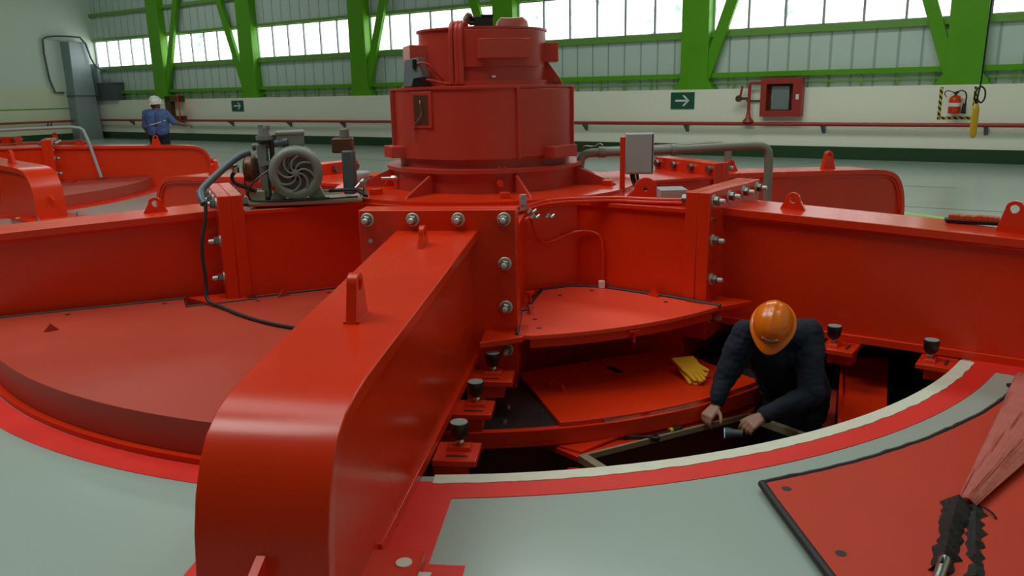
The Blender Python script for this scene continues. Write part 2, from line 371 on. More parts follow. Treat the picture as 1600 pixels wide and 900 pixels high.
# red pipe along the walls
t = thing('wall_pipe', 'long red pipe on small dark brackets running along the cream wall', 'pipe', wl(0, .14, .75), WROT)
part('pipe', MB().tube([wl(CORNER+.35, .16, .755), wl(SR, .16, .755)], .042, 14), REDP, t)
for s_ in [-19.9, -16.54, -13.6, -10.5, -7.95, -5, -2, .92, 3.7, 6.87, 9.97, 13]:
    part('bracket', MB().prism([wl(s_-.035, .0, .55), wl(s_-.035, .0, .715), wl(s_-.035, .20, .715)], WD*.07), GREYD, t)
t = thing('wall_pipe', 'dull red pipe along the pale end wall behind the neighbouring machine', 'pipe', wl(CORNER+.2, 3, .75), WROT)
part('pipe', MB().tube([wl(CORNER+.17, .3, .755), wl(CORNER+.17, 14, .755)], .042, 12), REDP, t)
for a in (2.0, 6.5, 11):
    part('bracket', MB().tube([wl(CORNER+.17, a, .73), wl(CORNER+.01, a, .45)], .02), BLKP, t)
    part('bracket', MB().tube([wl(CORNER+.17, a+.13, .73), wl(CORNER+.01, a+.13, .45)], .02), BLKP, t)

# ------------------------------------------------------------------ machine pieces
def hexbolt(mb_w, p, d, s=1.0, end=.035):
    """washer+nut+bolt end from p outwards along d"""
    p = V(p); d = V(d).normalized()
    mb_w.cyl(p, p+d*.006*s, .033*s, seg=24)
    mb_w.cyl(p+d*.006*s, p+d*.030*s, .027*s, .0265*s, seg=6)
    mb_w.cyl(p+d*.030*s, p+d*(.030+end)*s, .0145*s, .013*s, seg=14)
    return mb_w
XA = Matrix.Identity(4)
def lug(mb, c, h=.115, w=.085, t=.028, hole=.022, plane='r', M=None):
    """rounded plate lug with a hole; stands on c; plane r = plate lies along x"""
    n = 16; o = []; hcy = h-w*.55
    o.append((-w, 0)); 
    for i in range(n+1):
        a = pi-pi*i/n; o.append((w*.55*cos(a), hcy+w*.55*sin(a)))
    o.append((w, 0))
    ho = [(hole*cos(pi-2*pi*i/24), hcy+hole*sin(pi-2*pi*i/24)) for i in range(24)]
    # bridge outline and hole with quads through angular matching
    m_ = len(o); vs = []; fs = []
    def q(x, z, y): 
        return (c[0]+x, c[1]+y, c[2]+z) if plane == 'r' else (c[0]+y, c[1]+x, c[2]+z)
    K = 32
    def out(a):
        dx, dz = cos(a), sin(a); best = 1e9
        for i in range(m_):
            x1, z1 = o[i]; x2, z2 = o[(i+1) % m_]; ex, ez = x2-x1, z2-z1; den = dx*ez-dz*ex
            if abs(den) < 1e-9: continue
            tt = ((x1)*ez-(z1-hcy)*ex)/den; uu = ((x1)*dz-(z1-hcy)*dx)/den
            if tt > 0 and -1e-6 <= uu <= 1+1e-6: best = min(best, tt)
        return dx*best, hcy+dz*best
    angs_ = sorted([2*pi*i/K for i in range(K)]+[atan2(-hcy, -w) % (2*pi), atan2(-hcy, w) % (2*pi)]); K = len(angs_)
    for y in (-t/2, t/2):
        for a in angs_: vs.append(q(hole*cos(a), hcy+hole*sin(a), y))
        for a in angs_: vs.append(q(*out(a), y))
    for i in range(K):
        j = (i+1) % K
        fs += [(i, j, K+j, K+i), (2*K+i, 3*K+i, 3*K+j, 2*K+j), (i, 2*K+i, 2*K+j, j), (K+i, K+j, 3*K+j, 3*K+i)]
    return mb.add(vs, fs)
ARM_END = [(4.30, .733), (4.42, .727), (4.54, .714), (4.65, .690), (4.73, .650), (4.785, .59), (4.83, .51), (4.862, .41), (4.88, .29), (4.885, .0)]
def wr(r): return .2416-.0178*(r-2.24)
def zr(r): return .809-.037*(r-2.24)
def make_arm(label, sh=0.0):
    """arm built in its own frame: x = r from the hub centre, y across, z up; origin moved to r = 3.4"""
    T = Matrix.Translation(V((-3.4, 0, 0)))
    t = bpy.data.objects.new('radial_girder', None); COL.objects.link(t); t.empty_display_size = .2
    WM[t.name] = Matrix.Identity(4)     # parts are written directly in the local frame
    tag(t, label, 'girder', 'radial arms of the generator brackets')
    END = [(r-sh, z) for r, z in ARM_END]
    out = [(2.105, zr(2.105)), (3.2, zr(3.2))]+END
    # web body
    ins = [(2.105, zr(2.105)-.045), (3.2, zr(3.2)-.045)]
    for i in range(len(END)-1):
        a_, b_ = END[max(0, i-1)], END[i+1]; dx, dz = b_[0]-a_[0], b_[1]-a_[1]; L_ = hypot(dx, dz); ins.append((END[i][0]+dz/L_*.05, END[i][1]-dx/L_*.05))
    ins += [(ins[-1][0], .03), (2.105, .03)]; web = ins[:-2]
    A = [(r, -(wr(r)-.042), z) for r, z in ins]; B = [(r, wr(r)-.042, z) for r, z in ins]
    body = part('beam_body', MB(T).loft(A, B), RED, t, sharp=25)
    # wrapped top strip
    mb = MB(T); n = len(out); nv = []
    for i, (r, z) in enumerate(out):
        a = out[max(i-1, 0)]; b = out[min(i+1, n-1)]; dx, dz = b[0]-a[0], b[1]-a[1]; L_ = hypot(dx, dz); nx, nz = dz/L_*.052, -dx/L_*.052
        w_ = wr(r); nv += [(r, -w_, z), (r, w_, z), (r+nx, w_, z+nz), (r+nx, -w_, z+nz)]
    fs = [(i*4+k, (i+1)*4+k, (i+1)*4+(k+1) % 4, i*4+(k+1) % 4) for i in range(n-1) for k in range(4)]+[(0, 1, 2, 3), (4*n-1, 4*n-2, 4*n-3, 4*n-4)]
    part('top_plate', mb.add(nv, fs), RED, t, bevel=.004, sharp=30)
    # weld seam under the plate edge
    for sg in (-1, 1):
        sm = [(r, sg*(wr(r)-.036), z-.010) for r, z in web]
        part('weld_seam', MB(T).tube(sm, .017, 8), RED, t)
    part('bottom_flange', MB(T).hexa([(2.105, -.228, .0), (4.3, -.178, .0), (4.3, .178, .0), (2.105, .228, .0), (2.105, -.228, .05), (4.3, -.178, .05), (4.3, .178, .05), (2.105, .228, .05)]), RED, t, bevel=.004)
    part('end_flange', MB(T).box((2.105, -.467, -.06), (2.19, .467, .933)), RED, t, bevel=.006)
    for sg in (-1, 1):
        mb = MB(T).prism([(2.06, sg*.467, .17), (2.19, sg*.467, .17), (2.19, sg*.27, .17), (2.44, sg*.27, .17), (2.32, sg*.50, .17), (2.24, sg*.53, .17), (2.06, sg*.53, .17)], (0, 0, .035))
        part('ledge_plate', mb, RED, t, bevel=.004)
    for n_, z in [(-.413, .877), (-.141, .877), (.129, .877), (.398, .877), (-.398, .613), (.398, .613), (-.398, .35), (.398, .35), (-.398, .086), (.398, .086)]:
        b = MB(T); b.lathe([(0, .0), (.031, .0), (.031, .036), (.024, .043), (0, .043)], (2.192, n_, z), 6, axis=(1, 0, 0)); b.cyl((1.985, n_, z), (2.195, n_, z), .015, seg=12); b.cyl((2.02, n_, z), (1.98, n_, z), .034, seg=6)
        hb = part('hex_bolt', b, NUT, t, sharp=25)
        part('washer', MB(T).lathe([(.026, .0), (.040, .0), (.040, .006), (.037, .009), (.024, .009)], (2.19, n_, z), 28, axis=(1, 0, 0)), ZINC, hb)
        part('bolt_end', MB(T).lathe([(.017, .0), (.017, .034), (.013, .044), (0, .046)], (2.226, n_, z), 16, axis=(1, 0, 0)), ZINC, hb)
    b = MB(T); b.cyl((2.19, -.398, .753), (2.203, -.398, .753), .014, seg=12); part('plug', b, STEEL, t)
    part('lifting_lug', lug(MB(T), (2.58, 0, zr(2.58)-.004)), RED, t, bevel=.003)
    part('lifting_lug', lug(MB(T), (3.84, 0, zr(3.84)-.004), h=.185, w=.085, t=.042, hole=.024), RED, t, bevel=.003)
    mb = MB(T); mb.box((3.76, -.032, zr(3.84)-.004), (3.92, .032, zr(3.84)+.006)); part('lug_pad', mb, RED, t)
    e = MB(T @ Matrix.Translation(V((4.872-sh, 0, .30))) @ Matrix.Rotation(radians(90), 4, 'Y')); lug(e, (0, 0, 0), h=.10, w=.055, hole=.016, t=.026); part('end_lug', e, RED, t)
    # foot
    part('foot_plate', MB(T).box((4.34, -.34, .0), (5.16, .34, .055)), RED, t, bevel=.004)
    for y in (-.285, .285): part('foot_plug', MB(T).cyl((4.42, y, .055), (4.42, y, .06), .028), CREAME, t, label='pale round plug in the foot plate')
    part('shim_block', MB(T).box((5.12, -.30, .01), (5.16, -.05, .05)).box((5.12, .05, .01), (5.16, .30, .05)).box((4.45, -.385, .01), (5.0, -.342, .045)).box((4.45, .342, .01), (5.0, .385, .045)), STEEL, t)
    for x, y in ((4.95, -.26), (4.95, .26)):
        part('foot_bolt', hexbolt(MB(T), (x, y, .055), (0, 0, 1), .8), STEEL, t)
    return t
def place(o, k, c, r=3.4): o.matrix_world = Matrix.Translation(hn(k, r, 0, 0, c)) @ Matrix.Rotation(PHI+k*pi/3, 4, 'Z')
armL = ['red arm reaching toward the camera, rounded end in the foreground', 'long red arm on the right with an orange and black brush on top', 'red arm behind the right arm, rounded end against the floor',
        'red arm hidden behind the tower, pointing to the windows', 'red arm behind the grey motor, pointing to the back left', 'long red arm on the left with a bent grey hose at its flange']
arm0 = make_arm(armL[0]); place(arm0, 0, C1)
arm1 = make_arm(armL[1], .09)
for k in range(1, 6):
    a = copy_tree(arm1) if k > 1 else arm1; a['label'] = armL[k]; place(a, k, C1)
a2L = {0: 'arm of the neighbouring machine outside the left of the picture, nearest the camera', 1: 'neighbouring machine arm with rounded end and foot plate at the far left', 2: 'long arm of the neighbouring machine in front of the person in blue',
       3: 'rearmost visible arm of the neighbouring machine near the grey cabinet', 4: 'neighbouring machine arm pointing to the end wall corner', 5: 'neighbouring machine arm pointing left out of the picture'}
for k in range(1, 4):
    a = copy_tree(arm1); a['label'] = a2L[k]; place(a, k, C2)

def hub_outline(g, r1=2.02, rc=1.15):
    P = []
    for k in range(6):
        for r, n_ in ((rc, -g), (r1, -g), (r1, g), (rc, g)):
            t = k*pi/3; P.append((r*cos(t)-n_*sin(t), r*sin(t)+n_*cos(t)))
    return P
def make_hub(label):
    t = bpy.data.objects.new('bracket_hub', None); COL.objects.link(t); WM[t.name] = Matrix.Identity(4); tag(t, label, 'machine hub', 'hubs of the generator brackets')
    part('hub_body', MB().flat(hub_outline(.44), -.45, .79), RED, t, bevel=.005, sharp=20)
    part('top_plate', MB().flat(hub_outline(.465, rc=1.18), .79, .82), RED, t, bevel=.004)
    part('cover_ledge', MB().flat(hub_outline(.475, r1=2.0, rc=1.19), .165, .198), RED, t, bevel=.003)
    part('deck_ring', MB().lathe([(.6, .82), (1.25, .82), (1.25, .848), (.6, .848)], (0, 0, 0), 96, closed=True), RED, t, sharp=30)
    for k in range(6):
        M = Matrix.Rotation(k*pi/3, 4, 'Z')
        part('hub_flange', MB(M).box((2.02, -.467, -.06), (2.104, .467, .933)), RED, t, bevel=.006)
        part('side_rib', MB(M @ Matrix.Rotation(radians(30), 4, 'Z')).box((1.13, -.30, .2), (1.235, .30, .80)), RED, t, bevel=.004)
        b = MB(M @ Matrix.Rotation(radians(15), 4, 'Z')); b.box((1.02, -.035, .848), (1.10, .035, .89)); part('stop_block', b, RED, t, bevel=.003)
    for a in (10, 70, 130, 190, 250, 310):
        M = Matrix.Rotation(radians(a-3), 4, 'Z')
    return t
hub = make_hub('large red hexagonal hub between the arms, under the red tower'); hub.matrix_world = Matrix.Translation(C1) @ Matrix.Rotation(PHI, 4, 'Z')
h2 = copy_tree(hub); h2['label'] = 'hub of the neighbouring red machine, just outside the left of the picture'; h2.matrix_world = Matrix.Translation(C2) @ Matrix.Rotation(PHI, 4, 'Z')

def sector_cover(k, c, label, z=.2):
    """closed cover between arm k and arm k+1"""
    t = thing('sector_cover', label, 'floor cover', hp(2.9, k*60+30, 0, c), 0, 'raised red sector covers between the arms')
    L = [(1.18, .50), (2.0, .50), (2.0, .545), (2.47, .545), (2.47, .285), (3.67, .235)]
    P = [hn(k, r, n_, 0, c) for r, n_ in L]
    a0 = degrees(math.asin(.245/3.70)); P += [hp(3.70, k*60+a0+(60-2*a0)*i/28, 0, c) for i in range(29)]
    P += [hn(k+1, r, -n_, 0, c) for r, n_ in reversed(L)]
    part('cover_plate', MB().flat(P, .03, z), REDM, t, bevel=.004, sharp=25)
    seal = MB()
    for kk, sg in ((k, 1), (k+1, -1)):
        pts = [(1.18, .482), (2.0, .482), (2.0, .535), (2.46, .535), (2.46, .27), (3.66, .228)]
        seal.tube([hn(kk, r, sg*n_, z+.001, c) for r, n_ in pts], .009, 6)
    part('rubber_seal', seal, BLACK, t)
    part('base_ring', annulus(MB(), 3.66, 3.735, k*60+4, k*60+56, .0, .03, c, 40), RED, t)
    for a, r in ((k*60+13, 3.35), (k*60+47, 3.35), (k*60+17, 1.9), (k*60+43, 1.9)):
        q = hp(r, a, z, c); d = (hp(r, a, z, c)-c); d.z = 0; d.normalize(); n_ = d.cross(V((0, 0, 1)))
        part('lifting_ear', MB().prism([q-d*.045-n_*.006, q+d*.045-n_*.006, q+V((0, 0, .05))-n_*.006], n_*.012), REDM, t)
    h = MB()
    for r in (1.5, 2.0, 2.6, 3.2):
        for kk, sg in ((k, 1), (k+1, -1)):
            q = hn(kk, r, sg*(.60 if r < 2.5 else .36), z, c); h.cyl(q, q+V((0, 0, .0015)), .018, seg=14)
    part('bolt_hole', h, BLACK, t)
    return t
sl = {1: 'red sector cover behind the long right arm', 2: 'red sector cover on the far side right of the tower', 3: 'red sector cover on the far side left of the tower', 4: 'red sector cover behind the left arm, below the motor', 5: 'large raised red sector cover at left between two arms'}
for k in range(1, 6): sector_cover(k, C1, sl[k])
s2 = {0: 'sector cover of the neighbouring machine nearest the camera', 1: 'raised sector cover of the neighbouring machine, left edge of the picture', 2: 'sector cover of the neighbouring machine behind its long arm'}
for k in range(1, 3): sector_cover(k, C2, s2[k])

# ------------------------------------------------------------------ open pit sector
t = thing('inner_cover', 'thin raised red inner cover plate over the open pit beside the hub', 'floor cover', hp(1.9, 30, .16))
L = [(2.33, 11.8, .2), (1.81, 14.6), (1.56, 19.2), (1.31, 25.0), (1.31, 35.0), (1.48, 41.5), (2.0, 46.0), (2.36, 47.2)]
P = [hp(a[0], a[1], 0) for a in L]+[hp(2.36, 47.2-(47.2-11.8)*i/20, 0) for i in range(1, 20)]
part('cover_plate', MB().flat(P, .18, .205), REDB, t, bevel=.002)
part('edge_skirt', annulus(MB(), 2.325, 2.345, 13.5, 46, .125, .18, seg=24), RED, t)
part('rubber_seal', MB().tube([hp(r, a, .206) for r, a in [(2.33, 11.6), (1.82, 14.2), (1.80, 15.5), (1.56, 18.9), (1.47, 20.5), (1.30, 24.4), (1.295, 35.3), (1.47, 42.0), (2.0, 46.6), (2.36, 47.6)]], .012, 8), BLACK, t)
for r, a in ((1.87, 15.9), (1.89, 44.5)):
    q = hp(r, a, .205); d = (q-C1); d.z = 0; d.normalize(); n_ = d.cross(V((0, 0, 1)))
    part('lifting_ear', MB().prism([q-d*.05-n_*.01, q+d*.05-n_*.01, q+d*.01+V((0, 0, .06))-n_*.01], n_*.02), RED, t)
for r, a in ((2.02, 15.8), (2.22, 15.4), (1.75, 17), (1.5, 27), (1.5, 37), (2.05, 43)):
    q = hp(r, a, .205); part('bolt_hole', MB().cyl(q, q+V((0, 0, .0015)), .016, seg=12), BLACK, t)
q = hp(2.345, 29.5, .125); M = Matrix.Translation(q) @ Matrix.Rotation(PHI+radians(29.5), 4, 'Z')
part('edge_tab', MB(M).box((0, -.035, .038), (.03, .035, .048)).box((0, -.006, -.03), (.022, .006, .038)), RED, t)

# ring ledge in the pit
t = thing('stator_ledge', 'curved ledge of dark steel with a red rim inside the open pit', 'machine ledge', hp(2.6, 30, -.33))
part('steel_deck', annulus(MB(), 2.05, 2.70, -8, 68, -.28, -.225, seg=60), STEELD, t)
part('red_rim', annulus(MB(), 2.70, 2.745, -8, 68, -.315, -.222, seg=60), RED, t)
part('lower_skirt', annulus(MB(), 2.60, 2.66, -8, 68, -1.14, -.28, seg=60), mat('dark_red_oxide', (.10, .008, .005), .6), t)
for r, a in ((2.36, 10.0), (2.58, 9.2), (2.5, 2)):
    q = hp(r, a, -.225); part('stud', MB().cyl(q, q+V((0, 0, .012)), .02, seg=14), STEEL, t)
# lid lying on the ledge
t = thing('pit_lid', 'loose flat red lid with a small handle lying in the pit under the yellow gloves', 'lid', hp(2.4, 30, -.225))
P = [V((.03, 5.0, 0)), V((.252, 4.175, 0))]+[hp(2.72, 15.7+(46-15.7)*i/14, 0) for i in range(1, 15)]+[V((1.31, 5.10, 0)), V((1.17, 5.44, 0)), V((.69, 5.28, 0))]
part('lid_plate', MB().flat(P, -.222, -.196), RED, t, bevel=.003)
part('bright_edge', MB().prism([hp(2.722, 21, -.222), hp(2.722, 21, -.205), hp(2.722, 32, -.205), hp(2.722, 44, -.205), hp(2.722, 44, -.222), hp(2.722, 32, -.222)], (hp(2.75, 32, 0)-hp(2.74, 32, 0))), STEEL, t, label='bare metal edge strip')
q = V((.283, 4.67, -.196)); part('handle', MB().tube([q+V((-.05, .08, 0)), q+V((-.05, .08, .035)), q+V((.02, -.03, .035)), q+V((.02, -.03, 0))], .008, 8), RED, t)
q = V((.66, 5.02, -.196)); M = Matrix.Translation(q) @ Matrix.Rotation(radians(-60), 4, 'Z')
part('latch_slot', MB(M).box((-.07, -.02, 0), (.07, .02, .004)).cyl((-.03, 0, .004), (-.03, 0, .01), .014).cyl((.03, 0, .004), (.03, 0, .01), .014), BLACK, t)

# shelf with the hatch
t = thing('hatch_shelf', 'low red shelf in the pit around a timber-framed hatch opening', 'shelf', V((.9, 4.2, -.36)))
zs = -.335
A = V((.34, 4.02, 0)); B = V((1.42, 4.56, 0)); Cc = V((1.66, 4.24, 0)); D_ = V((.55, 3.66, 0))
part('shelf_plate', MB().flat([V((.16, 4.215, 0)), A, B, V((1.50, 4.68, 0))]+[hp(2.70, 43-(43-14.5)*i/14, 0) for i in range(15)], zs-.03, zs), RED, t, bevel=.002)
def strip(mb, a, b, wd, z0, z1):
    d = (b-a).normalized(); n_ = d.cross(V((0, 0, 1)))*wd; return mb.flat([a, b, b+n_, a+n_], z0, z1)
part('timber_frame', strip(MB(), A, B, .018, zs-.02, zs+.012), WOOD, t)
part('timber_frame', strip(MB(), D_, A, .05, zs-.03, zs+.012), WOOD, t)
part('timber_frame', strip(MB(), B, Cc+V((.1, -.12, 0)), .035, zs-.03, zs+.012), WOOD, t)
part('side_wall', MB().hexa([A+V((0, 0, zs-.6)), D_+V((0, 0, zs-.6)), D_+V((-.06, 0, zs-.6)), A+V((-.06, 0, zs-.6)), A+V((0, 0, zs-.06)), D_+V((0, 0, zs-.06)), D_+V((-.06, 0, zs-.06)), A+V((-.06, 0, zs-.06))]), RED, t)
t_ = part('angle_bar', MB().prism([V((.16, 4.20, zs)), V((.36, 4.06, zs)), V((.62, 4.26, zs+.012)), V((.60, 4.30, zs+.03))], (0, 0, .012)), RED, t)
# radial support beam and lower panels at the right of the pit
t = thing('support_beam', 'broad red support beam under the right arm, beside the stooping worker', 'beam', V((2.2, 4.9, -.6)))
part('beam_body', MB().hexa([V((2.33, 5.45, -1.0)), V((1.72, 3.98, -1.0)), V((2.06, 4.14, -1.0)), V((2.64, 5.38, -1.0)), V((2.33, 5.45, -.28)), V((1.72, 3.98, -.31)), V((2.06, 4.14, -.31)), V((2.64, 5.38, -.28))]), RED, t, bevel=.005)
part('edge_strip', strip(MB(), V((1.72, 3.98, 0)), V((2.33, 5.45, 0)), .02, -.30, -.27), RED, t)
o = part('side_step', MB().flat([V((1.70, 4.12, 0)), V((1.76, 4.12, 0)), V((2.20, 5.15, 0)), V((2.12, 5.20, 0))], -.75, -.42), REDM, None, bevel=.004)
tag(o, 'low dull red step between the worker and the support beam', 'step')
t = thing('curved_cable', 'thick black cable curving through the dark pit at the right', 'cable', V((2.6, 4.9, -.9)))
part('cable', MB().tube([V((2.45, 5.2, -.4)), V((2.75, 5.05, -.45)), V((2.86, 4.75, -.6)), V((2.75, 4.45, -.8)), V((2.6, 4.2, -1.1))], .035, 10, 2), BLACK, t)

# jack brackets along the arms
def jack(k, r, sg, label, n0=.2, n1=.40, zt=.0, capped=True):
    t = thing('jack_bracket', label, 'bracket', hn(k, r, sg*.3, zt-.02), 0, 'small red brackets along the arms over the pit')
    f = lambda rr, nn, z: hn(k, rr, sg*nn, z)
    part('plate', MB().hexa([f(r-.10, n0, zt-.03), f(r+.10, n0, zt-.03), f(r+.10, n1, zt-.03), f(r-.10, n1, zt-.03), f(r-.10, n0, zt), f(r+.10, n0, zt), f(r+.10, n1, zt), f(r-.10, n1, zt)]), RED, t, bevel=.003)
    part('web', MB().hexa([f(r-.06, n0, zt-.12), f(r+.08, n0, zt-.12), f(r+.08, n1-.05, zt-.10), f(r-.06, n1-.05, zt-.10), f(r-.06, n0, zt-.03), f(r+.08, n0, zt-.03), f(r+.08, n1-.05, zt-.03), f(r-.06, n1-.05, zt-.03)]), RED, t)
    nm_ = (n0+n1)/2+.005
    if not capped: return
    part('clamp_block', MB().hexa([f(r-.07, nm_-.06, zt), f(r+.0, nm_-.06, zt), f(r+.0, nm_+.06, zt), f(r-.07, nm_+.06, zt), f(r-.06, nm_-.05, zt+.02), f(r-.005, nm_-.05, zt+.02), f(r-.005, nm_+.05, zt+.02), f(r-.06, nm_+.05, zt+.02)]), RED, t, bevel=.003)
    q = f(r-.04, nm_, zt+.02)
    part('screw', MB().cyl(q, q+V((0, 0, .03)), .012).cyl(q+V((0, 0, .012)), q+V((0, 0, .028)), .022, .012, seg=6), STEEL, t)
    c_ = part('cap', MB().lathe([(0, 0), (.027, 0), (.040, .02), (.044, .072), (.042, .078), (0, .078)], q+V((0, 0, .028)), 24), BLKP, t)
    part('cap_disc', MB().cyl(q+V((0, 0, .106)), q+V((0, 0, .109)), .040, seg=24), GREYL, c_)
    s1 = f(r+.05, nm_-.05, zt+.0005); s2_ = f(r+.05, nm_+.05, zt+.0005); dd = (s2_-s1).normalized(); nn = dd.cross(V((0, 0, 1)))*.009
    part('slot', MB().flat([s1-nn, s2_-nn, s2_+nn, s1+nn], zt, zt+.0015), BLACK, t)
jack(0, 3.43, 1, 'red bracket with black capped screw nearest the cream pit rim')
jack(0, 2.90, 1, 'middle one of three black capped brackets along the front arm')
jack(0, 2.42, 1, 'black capped bracket just below the front hub flange', n1=.46)
jack(1, 3.02, -1, 'black capped bracket behind the shoulder of the stooping worker', n1=.42)
jack(1, 3.57, -1, 'black capped bracket under the right arm near the pit rim end', n1=.42)
jack(1, 2.45, -1, 'plain red bracket plate between the hub flange and the orange hat', n1=.46, capped=False)

# ------------------------------------------------------------------ tower
t = thing('exciter_tower', 'tall round dark red housing rising from the middle of the hub', 'machine housing', (C1.x, C1.y, .848), PHI)
part('base_skirt', MB().lathe([(.775, .848), (.775, 1.0), (.815, 1.0), (.815, 1.03), (.70, 1.03)], C1, 96), RED2, t, sharp=30)
part('neck', MB().lathe([(.705, 1.03), (.705, 1.12)], C1, 96), RED2, t)
part('main_housing', MB().lathe([(.70, 1.10), (.737, 1.10), (.737, 1.62), (.748, 1.62), (.748, 1.637), (.50, 1.645)], C1, 120), RED2, t, sharp=30)
part('upper_housing', MB().lathe([(.545, 1.64), (.545, 1.68), (.515, 1.68), (.515, 2.06), (.53, 2.06), (.53, 2.075), (0, 2.08)], C1, 96), RED2, t, sharp=30)
def curved(a0, a1, r0, r1, z0, z1, seg=18): return annulus(MB(), r0, r1, a0, a1, z0, z1, C1, seg)
part('curved_panel', curved(29, 76, .735, .752, 1.11, 1.61), RED2, t, bevel=.003)
part('curved_panel', curved(-9, 65, .513, .532, 1.78, 2.055), RED2, t, bevel=.003)
for a in (28, 76.5, -68, -150, 150):
    M = Matrix.Translation((C1.x, C1.y, 0)) @ Matrix.Rotation(PHI+radians(a), 4, 'Z')
    part('vertical_fin', MB(M).box((.72, -.012, 1.10), (.772, .012, 1.625)), RED2, t, bevel=.002)
def rbox(a, r0, r1, hw, z0, z1, name='box', m_=RED2, par=None, bev=.004):
    M = Matrix.Translation((C1.x, C1.y, 0)) @ Matrix.Rotation(PHI+radians(a), 4, 'Z'); return part(name, MB(M).box((r0, -hw, z0), (r1, hw, z1)), m_, par or t, bevel=bev)
rbox(25.5, .42, .575, .20, 1.84, 1.985, 'terminal_box'); rbox(96, .35, .615, .12, 1.82, 1.97, 'terminal_box'); rbox(-67, .35, .625, .155, 1.80, 1.96, 'terminal_box')
rbox(-60, .60, .835, .11, 1.10, 1.19, 'air_box'); rbox(57, .60, .83, .155, 1.09, 1.18, 'air_box')
rbox(180, .60, .83, .15, 1.09, 1.18, 'air_box')
f_ = rbox(-32, .66, .745, .105, 1.335, 1.605, 'hatch_frame'); rbox(-32, .70, .747, .075, 1.36, 1.58, 'hatch_glass', BRONZE, f_, 0)
q = hp(.757, -31, 1.5); part('hatch_wire', MB().tube([hp(.752, -32, 1.54), hp(.765, -31, 1.50), hp(.76, -30.5, 1.44), hp(.765, -33, 1.40), hp(.757, -38, 1.36), hp(.757, -39, 1.26)], .004, 6, 2), STEEL, f_)
for a in (-72, 88, 200, 140):
    d = hp(1, a, 0)-C1; n_ = d.cross(V((0, 0, 1))).normalized()*.012
    part('gusset', MB().prism([C1+d*.51+V((0, 0, 1.637))-n_, C1+d*.66+V((0, 0, 1.637))-n_, C1+d*.63+V((0, 0, 1.70))-n_, C1+d*.51+V((0, 0, 1.86))-n_], n_*2), RED2, t)
    q = C1+d*.60+V((0, 0, 1.68)); part('gusset_bolt', MB().cyl(q-n_*1.6, q+n_*1.6, .018, seg=10), STEEL, t)
for a in (-24, 24.5, -75, 78, 125, -125, 180):
    d = hp(1, a, 0)-C1; n_ = d.cross(V((0, 0, 1))).normalized()*.009
    part('gusset', MB().prism([C1+d*.77+V((0, 0, .848))-n_, C1+d*1.12+V((0, 0, .848))-n_, C1+d*1.10+V((0, 0, .862))-n_, C1+d*.77+V((0, 0, 1.0))-n_], n_*2), RED2, t)
vb = MB()
for a in (-18, -13, -9.5): vb.tube([hp(.54, a, 1.66), hp(.545, a, 1.9), hp(.54, a, 2.05), hp(.50, a, 2.11), hp(.42, a, 2.09)], .022, 10, 2)
part('riser_hose', vb, RED2, t)
part('vent_pipe', MB().tube([hp(.40, -10, 2.06), hp(.40, -10, 2.13), hp(.36, -8, 2.175), hp(.31, -7, 2.15), hp(.30, -6, 2.10)], .022, 10, 2), BRONZE, t)
q = hp(.817, 17.5, 1.02); part('sight_clip', MB().cyl(hp(.80, 15.5, 1.0), hp(.80, 15.5, 1.045), .012).cyl(hp(.80, 18.5, 1.0), hp(.80, 18.5, 1.045), .012), RED2, t)
part('name_label', curved(15, 18, .545, .549, 1.70, 1.715, 3), WHITE, t)
q = hp(.775, 15, .93); d = (hp(.9, 15, 0)-hp(.775, 15, 0)).normalized()
part('drain_plug', MB().cyl(q, q+d*.05, .02, seg=16).cyl(q+d*.05, q+d*.09, .024, seg=16), RED, t)
q = hp(.5, -10, 2.08)
# objects on and around the tower
M = Matrix.Translation(hp(.34, 10, 2.08)) @ Matrix.Rotation(radians(8), 4, 'Z')
t = thing('junction_box', 'small black box with a lid standing on the tower top', 'box', hp(.34, 10, 2.08))
part('box_body', MB(M).box((-.07, -.05, 0), (.07, .05, .075)), BLKP, t, bevel=.004); part('box_lid', MB(M).box((-.02, -.055, .075), (.08, .055, .088)), BLKP, t, bevel=.003)
part('cable_gland', MB(M).cyl((-.07, 0, .03), (-.13, 0, .035), .012), BLKP, t)
t = part('folded_guard', MB().lathe([(.14, .0), (.13, .05), (.09, .085), (.085, .08), (.12, .045), (.132, 0)], hp(.33, 52, 2.078), 24, a0=0, a1=150, closed=True), WHITE); tag(t, 'pale curved guard piece lying on the tower top', 'guard')
t = thing('cable_box', 'slanted grey box with black clips on the left shoulder of the tower', 'box', hp(.68, -42, 1.645))
M = Matrix.Translation(hp(.645, -44, 1.645)) @ Matrix.Rotation(PHI+radians(70), 4, 'Z')
part('box_body', MB(M).hexa([(-.10, -.05, 0), (.085, -.05, .0), (.085, .07, .0), (-.10, .07, 0), (-.09, -.03, .20), (.03, -.03, .215), (.03, .07, .215), (-.09, .07, .20)]), GREYD if False else mat('blue_grey_box', (.16, .19, .20), .4), t, bevel=.004)
part('black_foot', MB(M).hexa([(-.02, -.058, .0), (.10, -.058, 0), (.10, .05, 0), (-.02, .05, 0), (0, -.055, .06), (.07, -.055, .07), (.07, .05, .07), (0, .05, .06)]), BLKP, t)
part('clip', MB(M).box((-.005, -.052, .13), (.02, -.03, .20)), BLKP, t)
part('cable', MB(M).tube([(.03, -.04, .17), (.08, -.03, .18), (.13, 0, .15), (.16, .05, .08), (.2, .1, .03)], .008, 8, 2), RED2, t)
part('cable', MB(M).tube([(.10, -.03, .05), (.16, -.02, .04), (.22, .03, .02), (.30, .06, .012)], .008, 8, 2), RED2, t)

